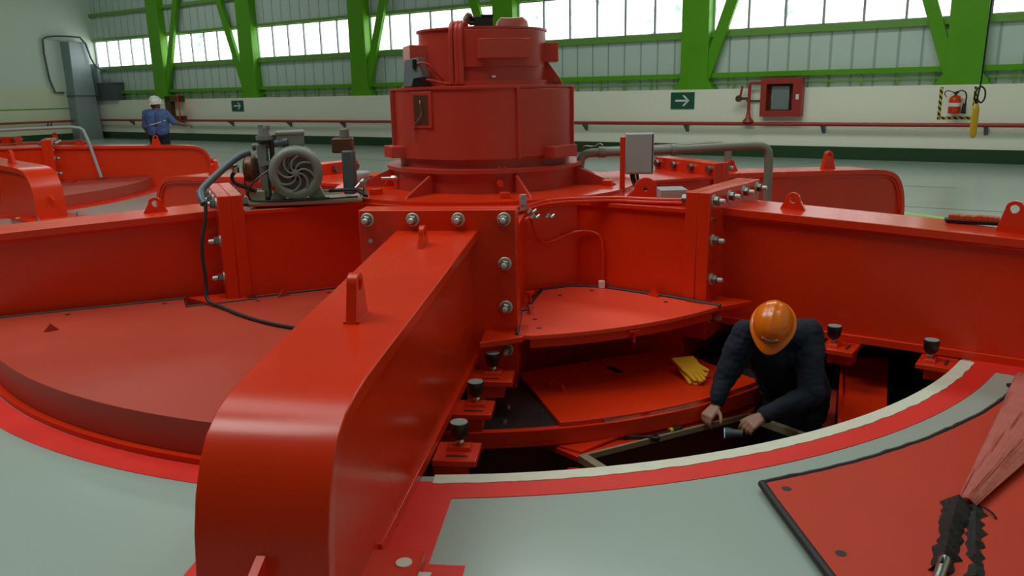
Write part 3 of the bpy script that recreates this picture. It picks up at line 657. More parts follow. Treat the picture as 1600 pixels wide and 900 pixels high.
# lugs, gussets and cable loops on the hub deck
def deck_lug(p, rz, label, h=.13, w=.12, hole=.02, m_=RED):
    M = Matrix.Translation(V(p)) @ Matrix.Rotation(rz, 4, 'Z'); o = part('deck_lug', lug(MB(M), (0, 0, 0), h=h, w=w, hole=hole), m_, None, bevel=.003); tag(o, label, 'lug', 'lifting lugs on the hub deck'); return o
deck_lug((1.0, 5.95, .82), 0, 'broad red lug with a hole below the grey control box', h=.14, w=.15, hole=.016)
deck_lug((-.93, 6.75, .846), radians(20), 'red lug at the left foot of the tower beside a threaded rod', h=.15, w=.14)
deck_lug((.50, 6.95, .846), radians(-20), 'red lug on the deck at the right foot of the tower', h=.17, w=.26, hole=.02)
t = part('threaded_rod', MB().tube([V((-1.03, 6.5, .935)), V((-.79, 6.5, .94))], .013, 10).cyl((-.95, 6.5, .936), (-.90, 6.5, .937), .022, seg=6).cyl((-.87, 6.5, .938), (-.83, 6.5, .939), .022, seg=6), STEEL); tag(t, 'threaded steel rod with nuts left of the tower foot', 'rod')
t = thing('cable_run', 'bundle of red painted cables lying along the hub deck at right', 'cables', hp(1.7, 40, .82))
for i, (off, zz) in enumerate([(0, 0), (.035, 0), (.07, 0), (.02, .018)]):
    part('cable', MB().tube([hn(0, 1.85-off, .25, .838+zz), hn(0, 1.65-off, .42, .838+zz), hp(1.35-off, 27, .838+zz), hn(1, 1.45, -.42+off, .835+zz), hn(1, 1.75, -.40+off, .835+zz), hn(1, 1.98, -.35+off, .84+zz)], .013, 8, 2), RED, t)
t = thing('valve_fitting', 'small steel valve and clamps on the hub deck right of the front flange', 'valve', hn(0, 1.7, .45, .82))
q = hn(0, 1.62, .46, .848)
part('valve_body', MB().cyl(q, q+V((0, 0, .035)), .018).box(tuple(q+V((-.022, -.022, .035))), tuple(q+V((.022, .022, .085)))).cyl(q+V((0, 0, .085)), q+V((0, 0, .10)), .024), GREYL, t)
for r, n_, zz in ((1.72, .5, .84), (1.85, .53, .825), (1.80, .62, .82)):
    q = hn(0, r, n_, zz); part('clamp', MB().cyl(q, q+V((.02, .01, .025)), .013, seg=6).cyl(q+V((.03, 0, 0)), q+V((.055, .01, .02)), .011, seg=8), STEEL, t)
t = thing('conduit', 'thin red conduit looping down the hub side to a white fitting', 'conduit', hp(1.26, 30, .2))
cp = [hn(0, 1.98, .50, .84), hn(0, 1.55, .52, .80), hn(0, 1.25, .475, .72), hp(1.30, 24, .56), hp(1.262, 27, .53), hp(1.262, 34, .575), hn(1, 1.18, -.462, .60), hn(1, 1.35, -.462, .61), hn(1, 1.40, -.462, .54), hn(1, 1.40, -.462, .26)]
part('conduit_pipe', MB().tube(cp, .010, 8, 2), RED, t)
q = hn(1, 1.40, -.478, .205); part('fitting', MB().box(tuple(q-V((.022, .02, 0))), tuple(q+V((.022, .018, .055)))), WHITE, t, bevel=.004)
q = hp(1.72, 16.5, .2); t = part('red_plug_bolt', MB().cyl(hn(0, 1.55, .49, .205), hn(0, 1.55, .49, .27), .014).cyl(hn(0, 1.55, .49, .27), hn(0, 1.55, .49, .285), .03), RED); tag(t, 'red headed bolt standing by the left corner of the inner cover', 'bolt')

# control box on its post
t = thing('control_box', 'light grey control box on a thin red post right of the tower', 'control box', (.93, 6.25, .82))
M = Matrix.Translation((.93, 6.2, 0)) @ Matrix.Rotation(radians(-6), 4, 'Z')
part('post', MB(M).box((-.085, .02, .82), (-.045, .06, 1.24)), RED, t, bevel=.002)
b_ = part('box_body', MB(M).box((-.045, -.05, .965), (.165, .09, 1.268)), GREYL, t, bevel=.006)
part('box_door', MB(M).box((-.035, -.058, .975), (.150, -.05, 1.262)), GREYL, b_, bevel=.002)
part('door_gasket', MB(M).box((.152, -.053, .975), (.158, .08, 1.26)), BLKP, b_)
for i, x in enumerate((.0, .02, .045)):
    part('cable', MB(M).tube([(x, 0, .965), (x+.01, -.02, .90), (x+.05+.03*i, -.06, .86), (x+.15+.03*i, -.1, .845), (x+.28, -.08, .842)], .011, 8, 2), BRONZE if i else BLKP, t)
t = part('deck_box', MB().box((1.08, 5.78, .82), (1.28, 6.0, .885)), GREYL, None, bevel=.004); tag(t, 'flat light grey box on the hub deck behind the right flange', 'box')

# steel pipes right of the tower
t = thing('bent_pipe', 'grey steel pipe leaving the tower foot and bending down behind the right flange', 'pipe', (2.15, 6.9, .2))
part('pipe', MB().tube([(.585, 6.75, .86), (.585, 6.75, 1.02), (.62, 6.75, 1.075), (.70, 6.75, 1.09), (1.3, 6.78, 1.09), (2.05, 6.85, 1.115), (2.15, 6.85, 1.10), (2.185, 6.85, 1.05), (2.19, 6.85, .9), (2.19, 6.85, .2)], .036, 16, 1), PIPEG, t)
part('elbow_collar', MB().cyl((.585, 6.75, .93), (.585, 6.75, .96), .046), PIPEG, t); part('elbow_collar', MB().cyl((.74, 6.75, 1.09), (.80, 6.75, 1.09), .045), PIPEG, t)
part('collar', MB().cyl((1.35, 6.785, 1.092), (1.39, 6.787, 1.093), .046), PIPEG, t)
part('wire', MB().tube([(.60, 6.70, 1.13), (.62, 6.69, 1.15), (.70, 6.69, 1.14), (.74, 6.69, 1.17), (.77, 6.69, 1.15)], .005, 6, 1), STEEL, t)
t = thing('bent_pipe', 'second grey pipe farther back, bending down beyond the control box', 'pipe', (2.1, 7.95, .2))
part('pipe', MB().tube([(.9, 7.9, 1.02), (1.5, 7.9, 1.03), (2.04, 7.95, 1.055), (2.12, 7.95, 1.03), (2.14, 7.95, .96), (2.14, 7.95, .2)], .034, 14, 1), PIPEG, t)
# neighbour machine rail
t = thing('bent_pipe', 'slim grey pipe bent down over the arm of the neighbouring machine', 'pipe', (-7.2, 14.6, .2))
P_ = [(-9.9, 14.0, 1.08), (-8.0, 14.4, 1.13), (-7.55, 14.45, 1.13), (-7.45, 14.45, 1.05), (-7.25, 14.4, .25)]
part('pipe', MB().tube(P_, .028, 12, 1), GREYL, t)

# ------------------------------------------------------------------ pump unit
t = thing('drip_tray', 'shallow galvanised tray on the hub deck under the grey motor', 'tray', (-1.5, 6.0, .835))
M = Matrix.Translation((-1.52, 6.05, .835)) @ Matrix.Rotation(radians(9), 4, 'Z')
part('tray_pan', MB(M).box((-.40, -.30, 0), (.40, .34, .012)), TRAYM, t, bevel=.004)
rim = MB(M)
for a, b in (((-.40, -.30), (.40, -.30)), ((.40, -.30), (.40, .34)), ((.40, .34), (-.40, .34)), ((-.40, .34), (-.40, -.30))): rim.tube([(a[0], a[1], .02), (b[0], b[1], .02)], .013, 8)
part('tray_rim', rim, TRAYM, t)
part('drain_wire', MB(M).tube([(-.38, -.26, .3), (-.40, -.29, .2), (-.385, -.30, .05), (-.30, -.312, .036), (.1, -.312, .036), (.38, -.31, .045)], .006, 6, 1), BLKP, t)
MT = Matrix.Translation((-1.58, 6.0, 1.053)) @ Matrix.Rotation(radians(14), 4, 'Z') @ Matrix.Scale(1.03, 4)   # axis along local y; fan end faces -y
t = thing('electric_motor', 'grey electric motor with a round finned fan cover facing the camera', 'motor', (-1.5, 6.0, .85))
ax = (0, 1, 0)
def mlathe(prof, seg=48): 
    return MB(MT).lathe([(r, h) for r, h in prof], (0, 0, 0), seg, axis=ax)
part('fan_cowl', mlathe([(.118, -.165), (.135, -.18), (.165, -.175), (.182, -.15), (.187, -.10), (.187, .0), (.17, .005)]), GREY, t, sharp=60)
part('grille_back', mlathe([(0, -.150), (.125, -.150)]), BLACK, t)
g = MB(MT)
for k in range(8):
    a = 2*pi*k/8; pts = []
    for i in range(8):
        r = .02+.105*i/7; aa = a-1.0*(i/7)**1.2; pts.append((r*cos(aa), -.172, r*sin(aa)))
    g.tube(pts, .008 if k % 1 == 0 else .005, 6)
part('grille_arm', g, GREY, t)
g = MB(MT)
for k in range(40):
    a = 2*pi*k/40+.08; pts = []
    for i in range(5):
        r = .05+.075*i/4; aa = a-.8*(i/4)**1.2; pts.append((r*cos(aa), -.162, r*sin(aa)))
    g.tube(pts, .0028, 4)
part('grille_vane', g, GREY, t)
part('grille_hub', mlathe([(0, -.185), (.022, -.182), (.028, -.165)], 24), GREY, t)
g = MB(MT); g.lathe([(.14, .0), (.14, .30), (.0, .30)], (0, 0, 0), 40, axis=ax)
for k in range(36):
    a = 2*pi*k/36
    if .9 < a < 2.2: continue
    c, s_ = cos(a), sin(a); g.prism([(.135*c-.003*s_, .0, .135*s_+.003*c), (.178*c-.003*s_, .0, .178*s_+.003*c), (.178*c+.003*s_, .0, .178*s_-.003*c), (.135*c+.003*s_, .0, .135*s_-.003*c)], (0, .27, 0))
part('finned_body', g, GREY, t, sharp=20)
part('end_shield', mlathe([(.17, .27), (.175, .30), (.12, .33), (0, .33)]), GREY, t)
b_ = part('terminal_box', MB(MT).box((-.115, -.05, .175), (.075, .20, .265)), GREY, t, bevel=.012); part('terminal_lid', MB(MT).box((-.12, -.055, .255), (.08, .205, .285)), GREY, b_, bevel=.010)
part('mounting_foot', MB(MT).hexa([(-.20, -.09, -.205), (-.08, -.09, -.205), (-.08, .24, -.205), (-.20, .24, -.205), (-.15, -.09, -.10), (-.09, -.09, -.13), (-.09, .24, -.13), (-.15, .24, -.10)]), GREY, t, bevel=.004)
part('mounting_foot', MB(MT).hexa([(.08, -.09, -.205), (.20, -.09, -.205), (.20, .24, -.205), (.08, .24, -.205), (.09, -.09, -.13), (.15, -.09, -.10), (.15, .24, -.10), (.09, .24, -.13)]), GREY, t, bevel=.004)
part('base_rail', MB(MT).box((-.20, -.12, -.198), (-.10, .28, -.17)).box((.10, -.12, -.198), (.20, .28, -.17)) if False else MB(MT).box((-.22, -.10, -.200), (.22, -.07, -.186)), BRONZE, t)
# pump and pipework left of the motor
t = thing('oil_pump_stand', 'grey pump bracket with black and brown pipework left of the motor', 'pump', (-1.78, 5.98, .85))
part('bracket_plate', MB().hexa([(-1.81, 5.9, .87), (-1.76, 5.9, .87), (-1.76, 5.97, .87), (-1.81, 5.97, .87), (-1.83, 5.9, 1.26), (-1.76, 5.9, 1.26), (-1.76, 5.97, 1.26), (-1.83, 5.97, 1.26)]), GREY, t, bevel=.006)
part('bracket_arm_plate', MB().hexa([(-1.80, 5.88, 1.10), (-1.66, 5.88, 1.13), (-1.66, 5.98, 1.13), (-1.80, 5.98, 1.10), (-1.80, 5.88, 1.13), (-1.66, 5.88, 1.16), (-1.66, 5.98, 1.16), (-1.80, 5.98, 1.13)]), GREY, t)
part('top_valve', MB().cyl((-1.77, 5.93, 1.29), (-1.77, 5.93, 1.32), .06).cyl((-1.77, 5.93, 1.32), (-1.77, 5.93, 1.375), .042, .035).cyl((-1.79, 5.93, 1.37), (-1.79, 5.93, 1.395), .02).cyl((-1.74, 5.93, 1.36), (-1.74, 5.93, 1.39), .018), GREY, t)
part('cross_pipe', MB().cyl((-1.86, 5.93, 1.24), (-1.62, 5.95, 1.27), .026).cyl((-1.64, 5.95, 1.268), (-1.60, 5.95, 1.272), .034), GREYD, t)
part('column_pipe', MB().cyl((-1.72, 5.92, .86), (-1.72, 5.92, 1.29), .018), BLKP, t)
part('red_flange', MB().cyl((-1.93, 5.95, 1.08), (-1.85, 5.95, 1.08), .10, seg=24), BRONZE, t, bevel=.02)
part('base_block', MB().box((-1.90, 5.85, .85), (-1.78, 6.0, .93)), TRAYM, t, bevel=.004)
part('hose_loop', MB().tube([(-1.98, 5.9, 1.08), (-2.02, 5.88, 1.04), (-2.0, 5.86, .99), (-1.93, 5.86, .96), (-1.84, 5.85, .93)], .014, 8, 2).tube([(-1.70, 5.86, 1.1), (-1.82, 5.80, 1.02), (-1.88, 5.78, .94), (-1.87, 5.78, .87)], .006, 6, 2), BLKP, t)
part('coupling_fitting', MB().cyl((-2.06, 5.92, 1.10), (-1.98, 5.92, 1.10), .02).cyl((-1.99, 5.9, 1.06), (-1.99, 5.9, 1.10), .026, seg=8), STEEL, t)
t = part('suction_hose', MB().tube([(-1.90, 5.97, 1.20), (-1.97, 5.92, 1.18), (-2.13, 5.75, 1.02), (-2.17, 5.66, .96), (-2.15, 5.6, .92), (-2.12, 5.57, .88)], .026, 14, 2), HOSE); tag(t, 'bent blue grey hose from the pump down to the left arm flange', 'hose')
t = thing('relief_valve', 'brown and blue valve block right behind the motor', 'valve', (-1.24, 6.2, .85))
part('valve_block', MB().box((-1.33, 6.12, 1.17), (-1.18, 6.24, 1.28)), BRONZE, t, bevel=.01); part('valve_coil', MB().box((-1.26, 6.10, .86), (-1.17, 6.22, 1.19)), GREYD, t, bevel=.015)
part('valve_cap', MB().cyl((-1.24, 6.18, 1.28), (-1.24, 6.18, 1.345), .036), GREY, t, bevel=.004)
t = thing('oil_line', 'black and steel hydraulic lines bending across the tray right of the motor', 'pipe', (-1.15, 5.95, .85))
for i in range(2):
    part('line', MB().tube([(-1.34, 6.02-.05*i, .905), (-1.18, 6.02-.05*i, .91), (-1.14+.03*i, 6.0, .905), (-1.05+.02*i, 5.82-.03*i, .885)], .011, 8), BLKP, t)
part('fitting', MB().cyl((-1.16, 6.08, .91), (-1.10, 6.10, .97), .014, seg=8).cyl((-1.12, 6.05, .95), (-1.06, 6.04, .96), .013, seg=8).cyl((-1.08, 6.0, .88), (-1.08, 6.0, .94), .014), STEEL, t)
t = part('grey_cap', MB().lathe([(0, .0), (.115, .0), (.12, .03), (.12, .075), (.11, .085), (0, .088)], (-1.36, 7.2, .845), 32), GREYL, None, sharp=60); tag(t, 'round light grey cap on the deck between the motor and the tower', 'cap')

# black cable over the left cover
t = part('black_cable', MB().tube([(-2.10, 5.55, .90), (-2.10, 5.52, .80), hn(5, 2.33, .50, .60), hn(5, 2.32, .52, .35), hn(5, 2.34, .56, .235), hp(2.36, -44, .212), hp(2.38, -34, .212), hp(2.40, -24, .212), hp(2.36, -16, .212), hp(2.35, -12, .30)], .013, 8, 2), BLACK); tag(t, 'thin black cable running down the left flange and across the left cover', 'cable')

# ------------------------------------------------------------------ loose cover on the floor, brush on the arm
t = thing('loose_cover', 'loose red cover with black rubber edging lying on the floor at lower right', 'floor cover', V((1.9, 2.9, 0)))
arc = [hp(4.055, 23.3+(50.6-23.3)*i/20, 0) for i in range(21)]
P = [V((1.035, 2.33, 0)), V((1.07, 1.5, 0)), V((3.3, 1.5, 0)), V((3.8, 3.55, 0)), V((2.76, 4.0, 0)), V((2.66, 3.99, 0))]
part('cover_plate', MB().flat(arc[::-1]+P, .012, .035), REDL, t, bevel=.002)
jj = [hp(4.055-.006-.012*abs(noise.noise(V((i*.9, 1, 0))))*2, 23.3+(50.6-23.3)*i/40, .03) for i in range(41)]
part('rubber_edge', MB().tube([V((2.75, 4.02, .026)), V((2.63, 4.03, .026))]+jj[::-1], .012, 8), BLACK, t)
part('rubber_edge', MB().tube([jj[0], V((1.005, 2.85, .026)), V((1.03, 2.33, .026)), V((1.065, 1.5, .026))], .017, 8), BLACK, t)
for x, y in ((1.08, 2.93), (1.11, 2.465)): part('bolt_hole', MB().cyl((x, y, .035), (x, y, .0365), .019, seg=20), BLACK, t)
# bundle: faded cloth taped to a steel tube
t = thing('cloth_bundle', 'faded red cloth strip bound with torn black tape round a steel tube', 'bundle', V((1.6, 2.65, .036)))
a = V((1.70, 2.755, .055)); ax_ = (V((2.84, 3.93, .08))-a); nn = ax_.cross(V((0, 0, 1))).normalized()
vs = []; NU, NV = 24, 25
for i in range(NU):
    u = i/(NU-1); w_ = .032+.17*u
    for j in range(NV):
        v = j/(NV-1)*2-1; z = .018*cos(v*pi/2)*(1+u)+.012*abs(sin(v*17+u*2))*(.4+u)+.006*noise.noise(V((u*6, v*5, 0)))
        vs.append(a+ax_*(u+.03*sin(v*9)*u)+nn*w_*v+V((0, 0, z)))
fs = [(i*NV+j, (i+1)*NV+j, (i+1)*NV+j+1, i*NV+j+1) for i in range(NU-1) for j in range(NV-1)]
o = part('cloth_strip', MB().add(vs, fs), PINK, t, sharp=80); so = o.modifiers.new('thick', 'SOLIDIFY'); so.thickness = .004
def ragged(p0, p1, w0, w1, z, seed, th=.016):
    p0 = V(p0); p1 = V(p1); d = p1-p0; n_ = d.cross(V((0, 0, 1))).normalized(); K = 22; L_ = []; R_ = []
    for i in range(K+1):
        u = i/K; w_ = w0+(w1-w0)*u; j1 = .022*noise.noise(V((i*2.7+.3, seed+.4, 0)))+.006*(i % 3-1); j2 = .022*noise.noise(V((i*2.9+.3, seed+9.4, 0)))+.006*((i+1) % 3-1)
        L_.append(p0+d*(u+.02*noise.noise(V((i*3.1, seed, 2.2))))+n_*(w_+j1)+V((0, 0, z))); R_.append(p0+d*u-n_*(w_+j2)+V((0, 0, z)))
    mb = MB()
    for i in range(K):
        up_ = V((0, 0, th+.008*noise.noise(V((i*.8, seed, 4))))); m0 = p0+d*(i/K)+V((0, 0, z+th+.010*noise.noise(V((i*1.3+.5, seed, 4.5))))); m1 = p0+d*((i+1)/K)+V((0, 0, z+th+.010*noise.noise(V(((i+1)*1.3+.5, seed, 4.5)))))
        b0 = len(mb.v); mb.add([L_[i], L_[i+1], m1, m0, R_[i], R_[i+1]], [(0, 1, 2, 3), (3, 2, 5, 4), (0, 4, 5, 1)])
    return mb
part('tape_wrap', ragged((1.385, 2.335, .037), (1.67, 2.76, .04), .030, .052, 0, 3, .045), TAPEB, t, label='torn black tape wrap')
part('tape_tail', ragged((1.47, 2.285, .037), (1.73, 2.75, .037), .022, .028, 0, 8, .02), TAPEB, t)
part('tape_tail', MB().tube([(1.70, 2.76, .05), (1.745, 2.745, .05), (1.765, 2.70, .045), (1.76, 2.665, .04)], .004, 5, 2), TAPEB, t)
part('steel_tube', MB().cyl((1.33, 2.26, .055), (1.42, 2.38, .06), .018, seg=18), STEEL, t, bevel=.003)
# brush on the right arm
t = thing('hand_brush', 'orange topped black brush lying on top of the right arm', 'brush', hn(1, 3.62, .15, zr(3.6)))
M = Matrix.Translation(hn(1, 3.63, .13, zr(3.63))) @ Matrix.Rotation(PHI+pi/3+.06, 4, 'Z')
part('brush_base', MB(M).prism([(-.17, -.03, .02), (-.15, -.045, 0), (.15, -.045, 0), (.17, -.03, .03), (.17, .03, .03), (.15, .045, 0), (-.15, .045, 0), (-.17, .03, .02)][0:0] or [(-.165, -.04, .028), (-.145, -.04, .004), (.14, -.04, .004), (.165, -.04, .028)], (0, .08, 0)), BLKP, t, bevel=.006)
g = MB(M)
for i in range(9): g.box((-.14+.03*i, -.034, .026), (-.14+.03*i+.031, .034, .055+.008*noise.noise(V((i*1.3, 0, 5)))))
part('brush_handle', g, ORGP, t, bevel=.004)

# ------------------------------------------------------------------ tools on the shelf, gloves on the lid
zs1 = zs
t = thing('screwdriver', 'black screwdriver with a yellow band on the hatch shelf', 'screwdriver', V((.86, 4.30, zs1)))
p0 = V((.775, 4.245, zs1+.012)); p1 = V((.965, 4.345, zs1+.018)); d = (p1-p0).normalized()
part('shaft', MB().cyl(p0, p0+d*.13, .005, seg=8), BLKP, t); part('handle', MB().lathe([(0, 0), (.013, .004), (.016, .03), (.013, .06), (.016, .085), (0, .095)], p0+d*.125, 14, axis=d), BLKP, t); part('yellow_band', MB().cyl(p0+d*.128, p0+d*.148, .0172, seg=14), YPL, t)
t = thing('adjustable_wrench', 'black adjustable wrench beside the screwdriver on the hatch shelf', 'wrench', V((.72, 4.26, zs1)))
p0 = V((.63, 4.24, zs1+.012)); p1 = V((.79, 4.215, zs1+.012))
part('handle', MB().tube([p0, (p0+p1)/2+V((0, .012, 0)), p1], [.009, .012, .010], 8, 1), BLKP, t)
part('jaw', MB().cyl(p1-V((0, 0, .010)), p1+V((0, 0, .012)), .028, seg=8).box(tuple(p1+V((-.005, .015, -.01))), tuple(p1+V((.02, .045, .012)))).cyl(p0-V((0, 0, .01)), p0+V((0, 0, .01)), .02, seg=10), BLKP, t)
t = thing('work_gloves', 'pair of yellow leather work gloves lying on the red lid', 'gloves', V((1.16, 4.9, -.196)))
def glove(c, rz, z, flip):
    M = Matrix.Translation(V(c)) @ Matrix.Rotation(rz, 4, 'Z') @ Matrix.Rotation(radians(14), 4, 'X') @ Matrix.Translation(V((0, .13, 0))) @ Matrix.Scale(1.3, 4, (1, 0, 0)) @ Matrix.Scale(1.3, 4, (0, 1, 0)); mb = MB(M)
    o = [(-.058, .10), (-.045, -.02), (-.040, -.04), (-.032, -.105), (-.018, -.112), (-.012, -.05), (-.010, -.118), (.008, -.122), (.012, -.052), (.014, -.112), (.030, -.108), (.033, -.045), (.036, -.085), (.050, -.080), (.050, -.02), (.075, -.045), (.085, -.03), (.062, .02), (.060, .10)]
    # glove outline as a puffy slab
    return mb.prism([(x, y, z) for x, y in o], (0, 0, .016))
for i, (c, rz, z, fl) in enumerate((((1.125, 4.72, -.194), radians(3), .001, 1), ((1.15, 4.72, -.194), radians(14), .022, 1))):
    o = part('glove', glove(c, rz, z, fl), YELLOW, t, bevel=.005)

# ------------------------------------------------------------------ things on the walls
def wallthing(name, label, cat, s, z, d=.0, group=None): return thing(name, label, cat, wl(s, d, z), WROT, group)
for s0, s1, z0, z1, lab in ((3.25, 3.85, 1.09, 1.48, 'larger green sign with a white arrow under the column right of the tower'), (-13.58, -12.93, 1.08, 1.45, 'smaller looking green arrow sign left of the tower, far along the wall')):
    t = wallthing('arrow_sign', lab, 'sign', (s0+s1)/2, z0, .02, 'green arrow signs on the cream wall')
    part('sign_plate', wbox(MB(), s0, s1, .002, .02, z0, z1), SIGNG, t)
    mb = MB(); sc = (s1-s0); cx, cz_ = (s0+s1)/2, (z0+z1)/2; hw = .30*sc
    wbox(mb, cx-hw, cx+hw*.8, .02, .026, cz_-.022, cz_+.022)
    for sg in (-1, 1):
        mb.prism([wl(cx+hw, .02, cz_), wl(cx+hw-.13, .02, cz_+sg*.125), wl(cx+hw-.185, .02, cz_+sg*.125), wl(cx+hw-.06, .02, cz_)], -WN*.006)
    part('arrow', mb, WHITE, t, label='white arrow pointing right')
# extinguisher with hazard tape frame
t = wallthing('hazard_frame', 'square of yellow and black tape on the wall round the extinguisher', 'tape marking', 9.4, .86)
M = Matrix.Translation(WB) @ Matrix.Rotation(WROT, 4, 'Z')
for s0, s1, z0, z1 in ((9.07, 9.13, .88, 1.5), (9.68, 9.74, .88, 1.5), (9.07, 9.74, .86, .915)):
    part('tape', wbox(MB(), s0, s1, .001, .005, z0, z1), HAZ, t)
t = wallthing('fire_extinguisher', 'red fire extinguisher hanging inside the hazard tape frame', 'fire extinguisher', 9.4, .96, .12)
part('cylinder', MB().lathe([(0, .98), (.10, .98), (.115, 1.0), (.115, 1.25), (.09, 1.31), (.035, 1.34), (0, 1.34)], wl(9.38, .13, 0), 28), RED, t, sharp=50)
part('paper_label', MB().lathe([(.117, 1.12), (.117, 1.19)], wl(9.38, .13, 0), 28), WHITE, t)
part('valve', MB().cyl(wl(9.38, .13, 1.34), wl(9.38, .13, 1.40), .025).box(tuple(wl(9.38, .13, 1.37)-V((.05, .02, 0))), tuple(wl(9.38, .13, 1.39)+V((.05, .02, .01)))), BLKP, t)
part('hose', MB().tube([wl(9.38, .15, 1.38), wl(9.22, .15, 1.44), wl(9.17, .15, 1.38), wl(9.22, .15, 1.30)], .009, 6, 2).tube([wl(9.38, .15, 1.40), wl(9.50, .16, 1.44), wl(9.58, .18, 1.36), wl(9.57, .2, 1.16)], .014, 8, 2), BLKP, t)
part('horn', MB().cyl(wl(9.56, .2, 1.18), wl(9.55, .2, .98), .03, .05), BLKP, t)
# hose cabinet
def hose_cab(s0, s1, z0, z1, lab, glassy=True):
    t = wallthing('fire_hose_cabinet', lab, 'fire cabinet', (s0+s1)/2, z0, .1, 'red fire hose cabinets on the wall')
    mb = MB(); f = .13
    wbox(mb, s0, s1, .0, .22, z0, z0+f); wbox(mb, s0, s1, .0, .22, z1-f, z1); wbox(mb, s0, s0+f, .0, .22, z0+f, z1-f); wbox(mb, s1-f*1.5, s1, .0, .22, z0+f, z1-f)
    part('cabinet_frame', mb, REDP, t, bevel=.006); part('back_panel', wbox(MB(), s0+f, s1-f, .005, .02, z0+f, z1-f), BRONZE, t)
    part('glass_pane', wbox(MB(), s0+f, s1-f, .195, .20, z0+f, z1-f) if False else wbox(MB(), s0+.22, s1-.30, .10, .11, z0+.15, z1-.18), GLASSD, t)
    part('hose_roll', MB().cyl(wl((s0+s1)/2-.05, .05, (z0+z1)/2), wl((s0+s1)/2-.05, .09, (z0+z1)/2), .2, seg=24), GREYL, t)
    part('latch', wbox(MB(), s1-.12, s1-.06, .22, .235, (z0+z1)/2-.05, (z0+z1)/2+.06), WHITE, t)
    return t
hose_cab(5.49, 6.40, .92, 1.76, 'red fire hose cabinet with a grey window, right of the large arrow sign')
t = wallthing('hydrant_pipe', 'red riser pipe and valve rising from the wall pipe to the cabinet', 'pipe', 5.2, .75, .15)
part('riser', MB().tube([wl(5.22, .16, .80), wl(5.22, .16, 1.62), wl(5.25, .16, 1.66), wl(5.52, .16, 1.66)], .035, 12), REDP, t)
part('saddle', MB().lathe([(.13, .0), (.12, .04), (.06, .10), (.04, .22)], wl(5.22, .16, .79), 20), REDP, t)
part('valve_wheel', MB().cyl(wl(5.0, .20, 1.32), wl(5.0, .24, 1.32), .075, seg=16).cyl(wl(5.0, .16, 1.32), wl(5.22, .16, 1.32), .03), BRONZE, t)
part('valve_stem', MB().tube([wl(5.02, .18, 1.36), wl(5.06, .18, 1.60)], .025, 8), REDP, t)
part('strut', wbox(MB(), 5.12, 5.46, .02, .05, 1.25, 1.28), BLKP, t)
# standing open red cabinet behind the far person
t = thing('cabinet', 'dull red open cabinet on the wall behind the person in blue', 'cabinet', wl(-16.75, .2, .75), WROT)
mb = MB(); s0, s1, z0, z1 = -17.35, -16.35, .80, 1.66
wbox(mb, s0, s0+.34, .0, .2, z0, z1); wbox(mb, s0, s1, .0, .2, z1-.22, z1); wbox(mb, s0, s1, .0, .2, z0, z0+.12)
part('cabinet_frame', mb, BRONZE, t, bevel=.005)
part('cabinet_door', MB().hexa([wl(-16.40, .20, z0), wl(-16.0, .50, z0), wl(-16.0, .54, z0), wl(-16.43, .24, z0), wl(-16.40, .20, z1+.05), wl(-16.0, .50, z1+.05), wl(-16.0, .54, z1+.05), wl(-16.43, .24, z1+.05)]), RED, t, bevel=.004)
# grey duct cabinet and box at the corner
t = thing('duct_cabinet', 'tall blue grey sheet metal duct standing in the far left corner', 'duct', wl(CORNER+.4, .65, 0), WROT)
part('duct_body', MB().hexa([wl(CORNER+.02, 1.15, 0), wl(CORNER+.55, 1.15, 0), wl(CORNER+.55, .15, 0), wl(CORNER+.02, .15, 0), wl(CORNER+.02, 1.15, 3.85), wl(CORNER+.55, 1.05, 3.85), wl(CORNER+.55, .35, 3.85), wl(CORNER+.02, .35, 3.85)]), mat('blue_grey_duct', (.30, .37, .38), .35, metal=.3), t, bevel=.01)
part('side_flap', MB().hexa([wl(CORNER+.01, 1.75, 1.9), wl(CORNER+.05, 1.75, 1.9), wl(CORNER+.05, 1.15, 1.9), wl(CORNER+.01, 1.15, 1.9), wl(CORNER+.01, 1.85, 3.95), wl(CORNER+.05, 1.85, 3.95), wl(CORNER+.05, 1.1, 3.95), wl(CORNER+.01, 1.1, 3.95)]), OLIVE, t)
part('edge_pipe', MB().tube([wl(CORNER+.1, 1.3, 1.88), wl(CORNER+.1, 1.75, 1.9), wl(CORNER+.1, 1.88, 3.9), wl(CORNER+.1, 1.6, 4.05), wl(CORNER+.5, 1.0, 4.05), wl(CORNER+.7, .5, 4.0), wl(CORNER+.75, .3, 3.0), wl(CORNER+.95, .1, 2.75), wl(CORNER+1.3, .05, 2.75)], .035, 8, 1), GREYD, t)
part('band', MB().hexa([wl(CORNER+.0, 1.17, 1.72), wl(CORNER+.57, 1.17, 1.72), wl(CORNER+.57, .13, 1.72), wl(CORNER+.0, .13, 1.72), wl(CORNER+.0, 1.17, 1.76), wl(CORNER+.57, 1.17, 1.76), wl(CORNER+.57, .13, 1.76), wl(CORNER+.0, .13, 1.76)]), GREYD, t)
t = thing('ledge_box', 'dark slate box standing on the wall ledge in the far left corner', 'box', wl(-21.7, -.1, 1.545), WROT)
part('box_body', wbox(MB(), -22.1, -20.75, -.25, .12, 1.545, 2.2), GREYD, t, bevel=.01); part('box_lid', wbox(MB(), -22.13, -20.72, -.26, .13, 2.2, 2.24), GREYD, t, bevel=.005)
t = part('steel_panel', wbox(MB(), -22.45, -21.95, -.02, .1, 1.545, 3.0), mat('pale_blue_sheet', (.30, .36, .40), .4)); tag(t, 'pale blue metal sheet standing between the duct and the slate box', 'panel')
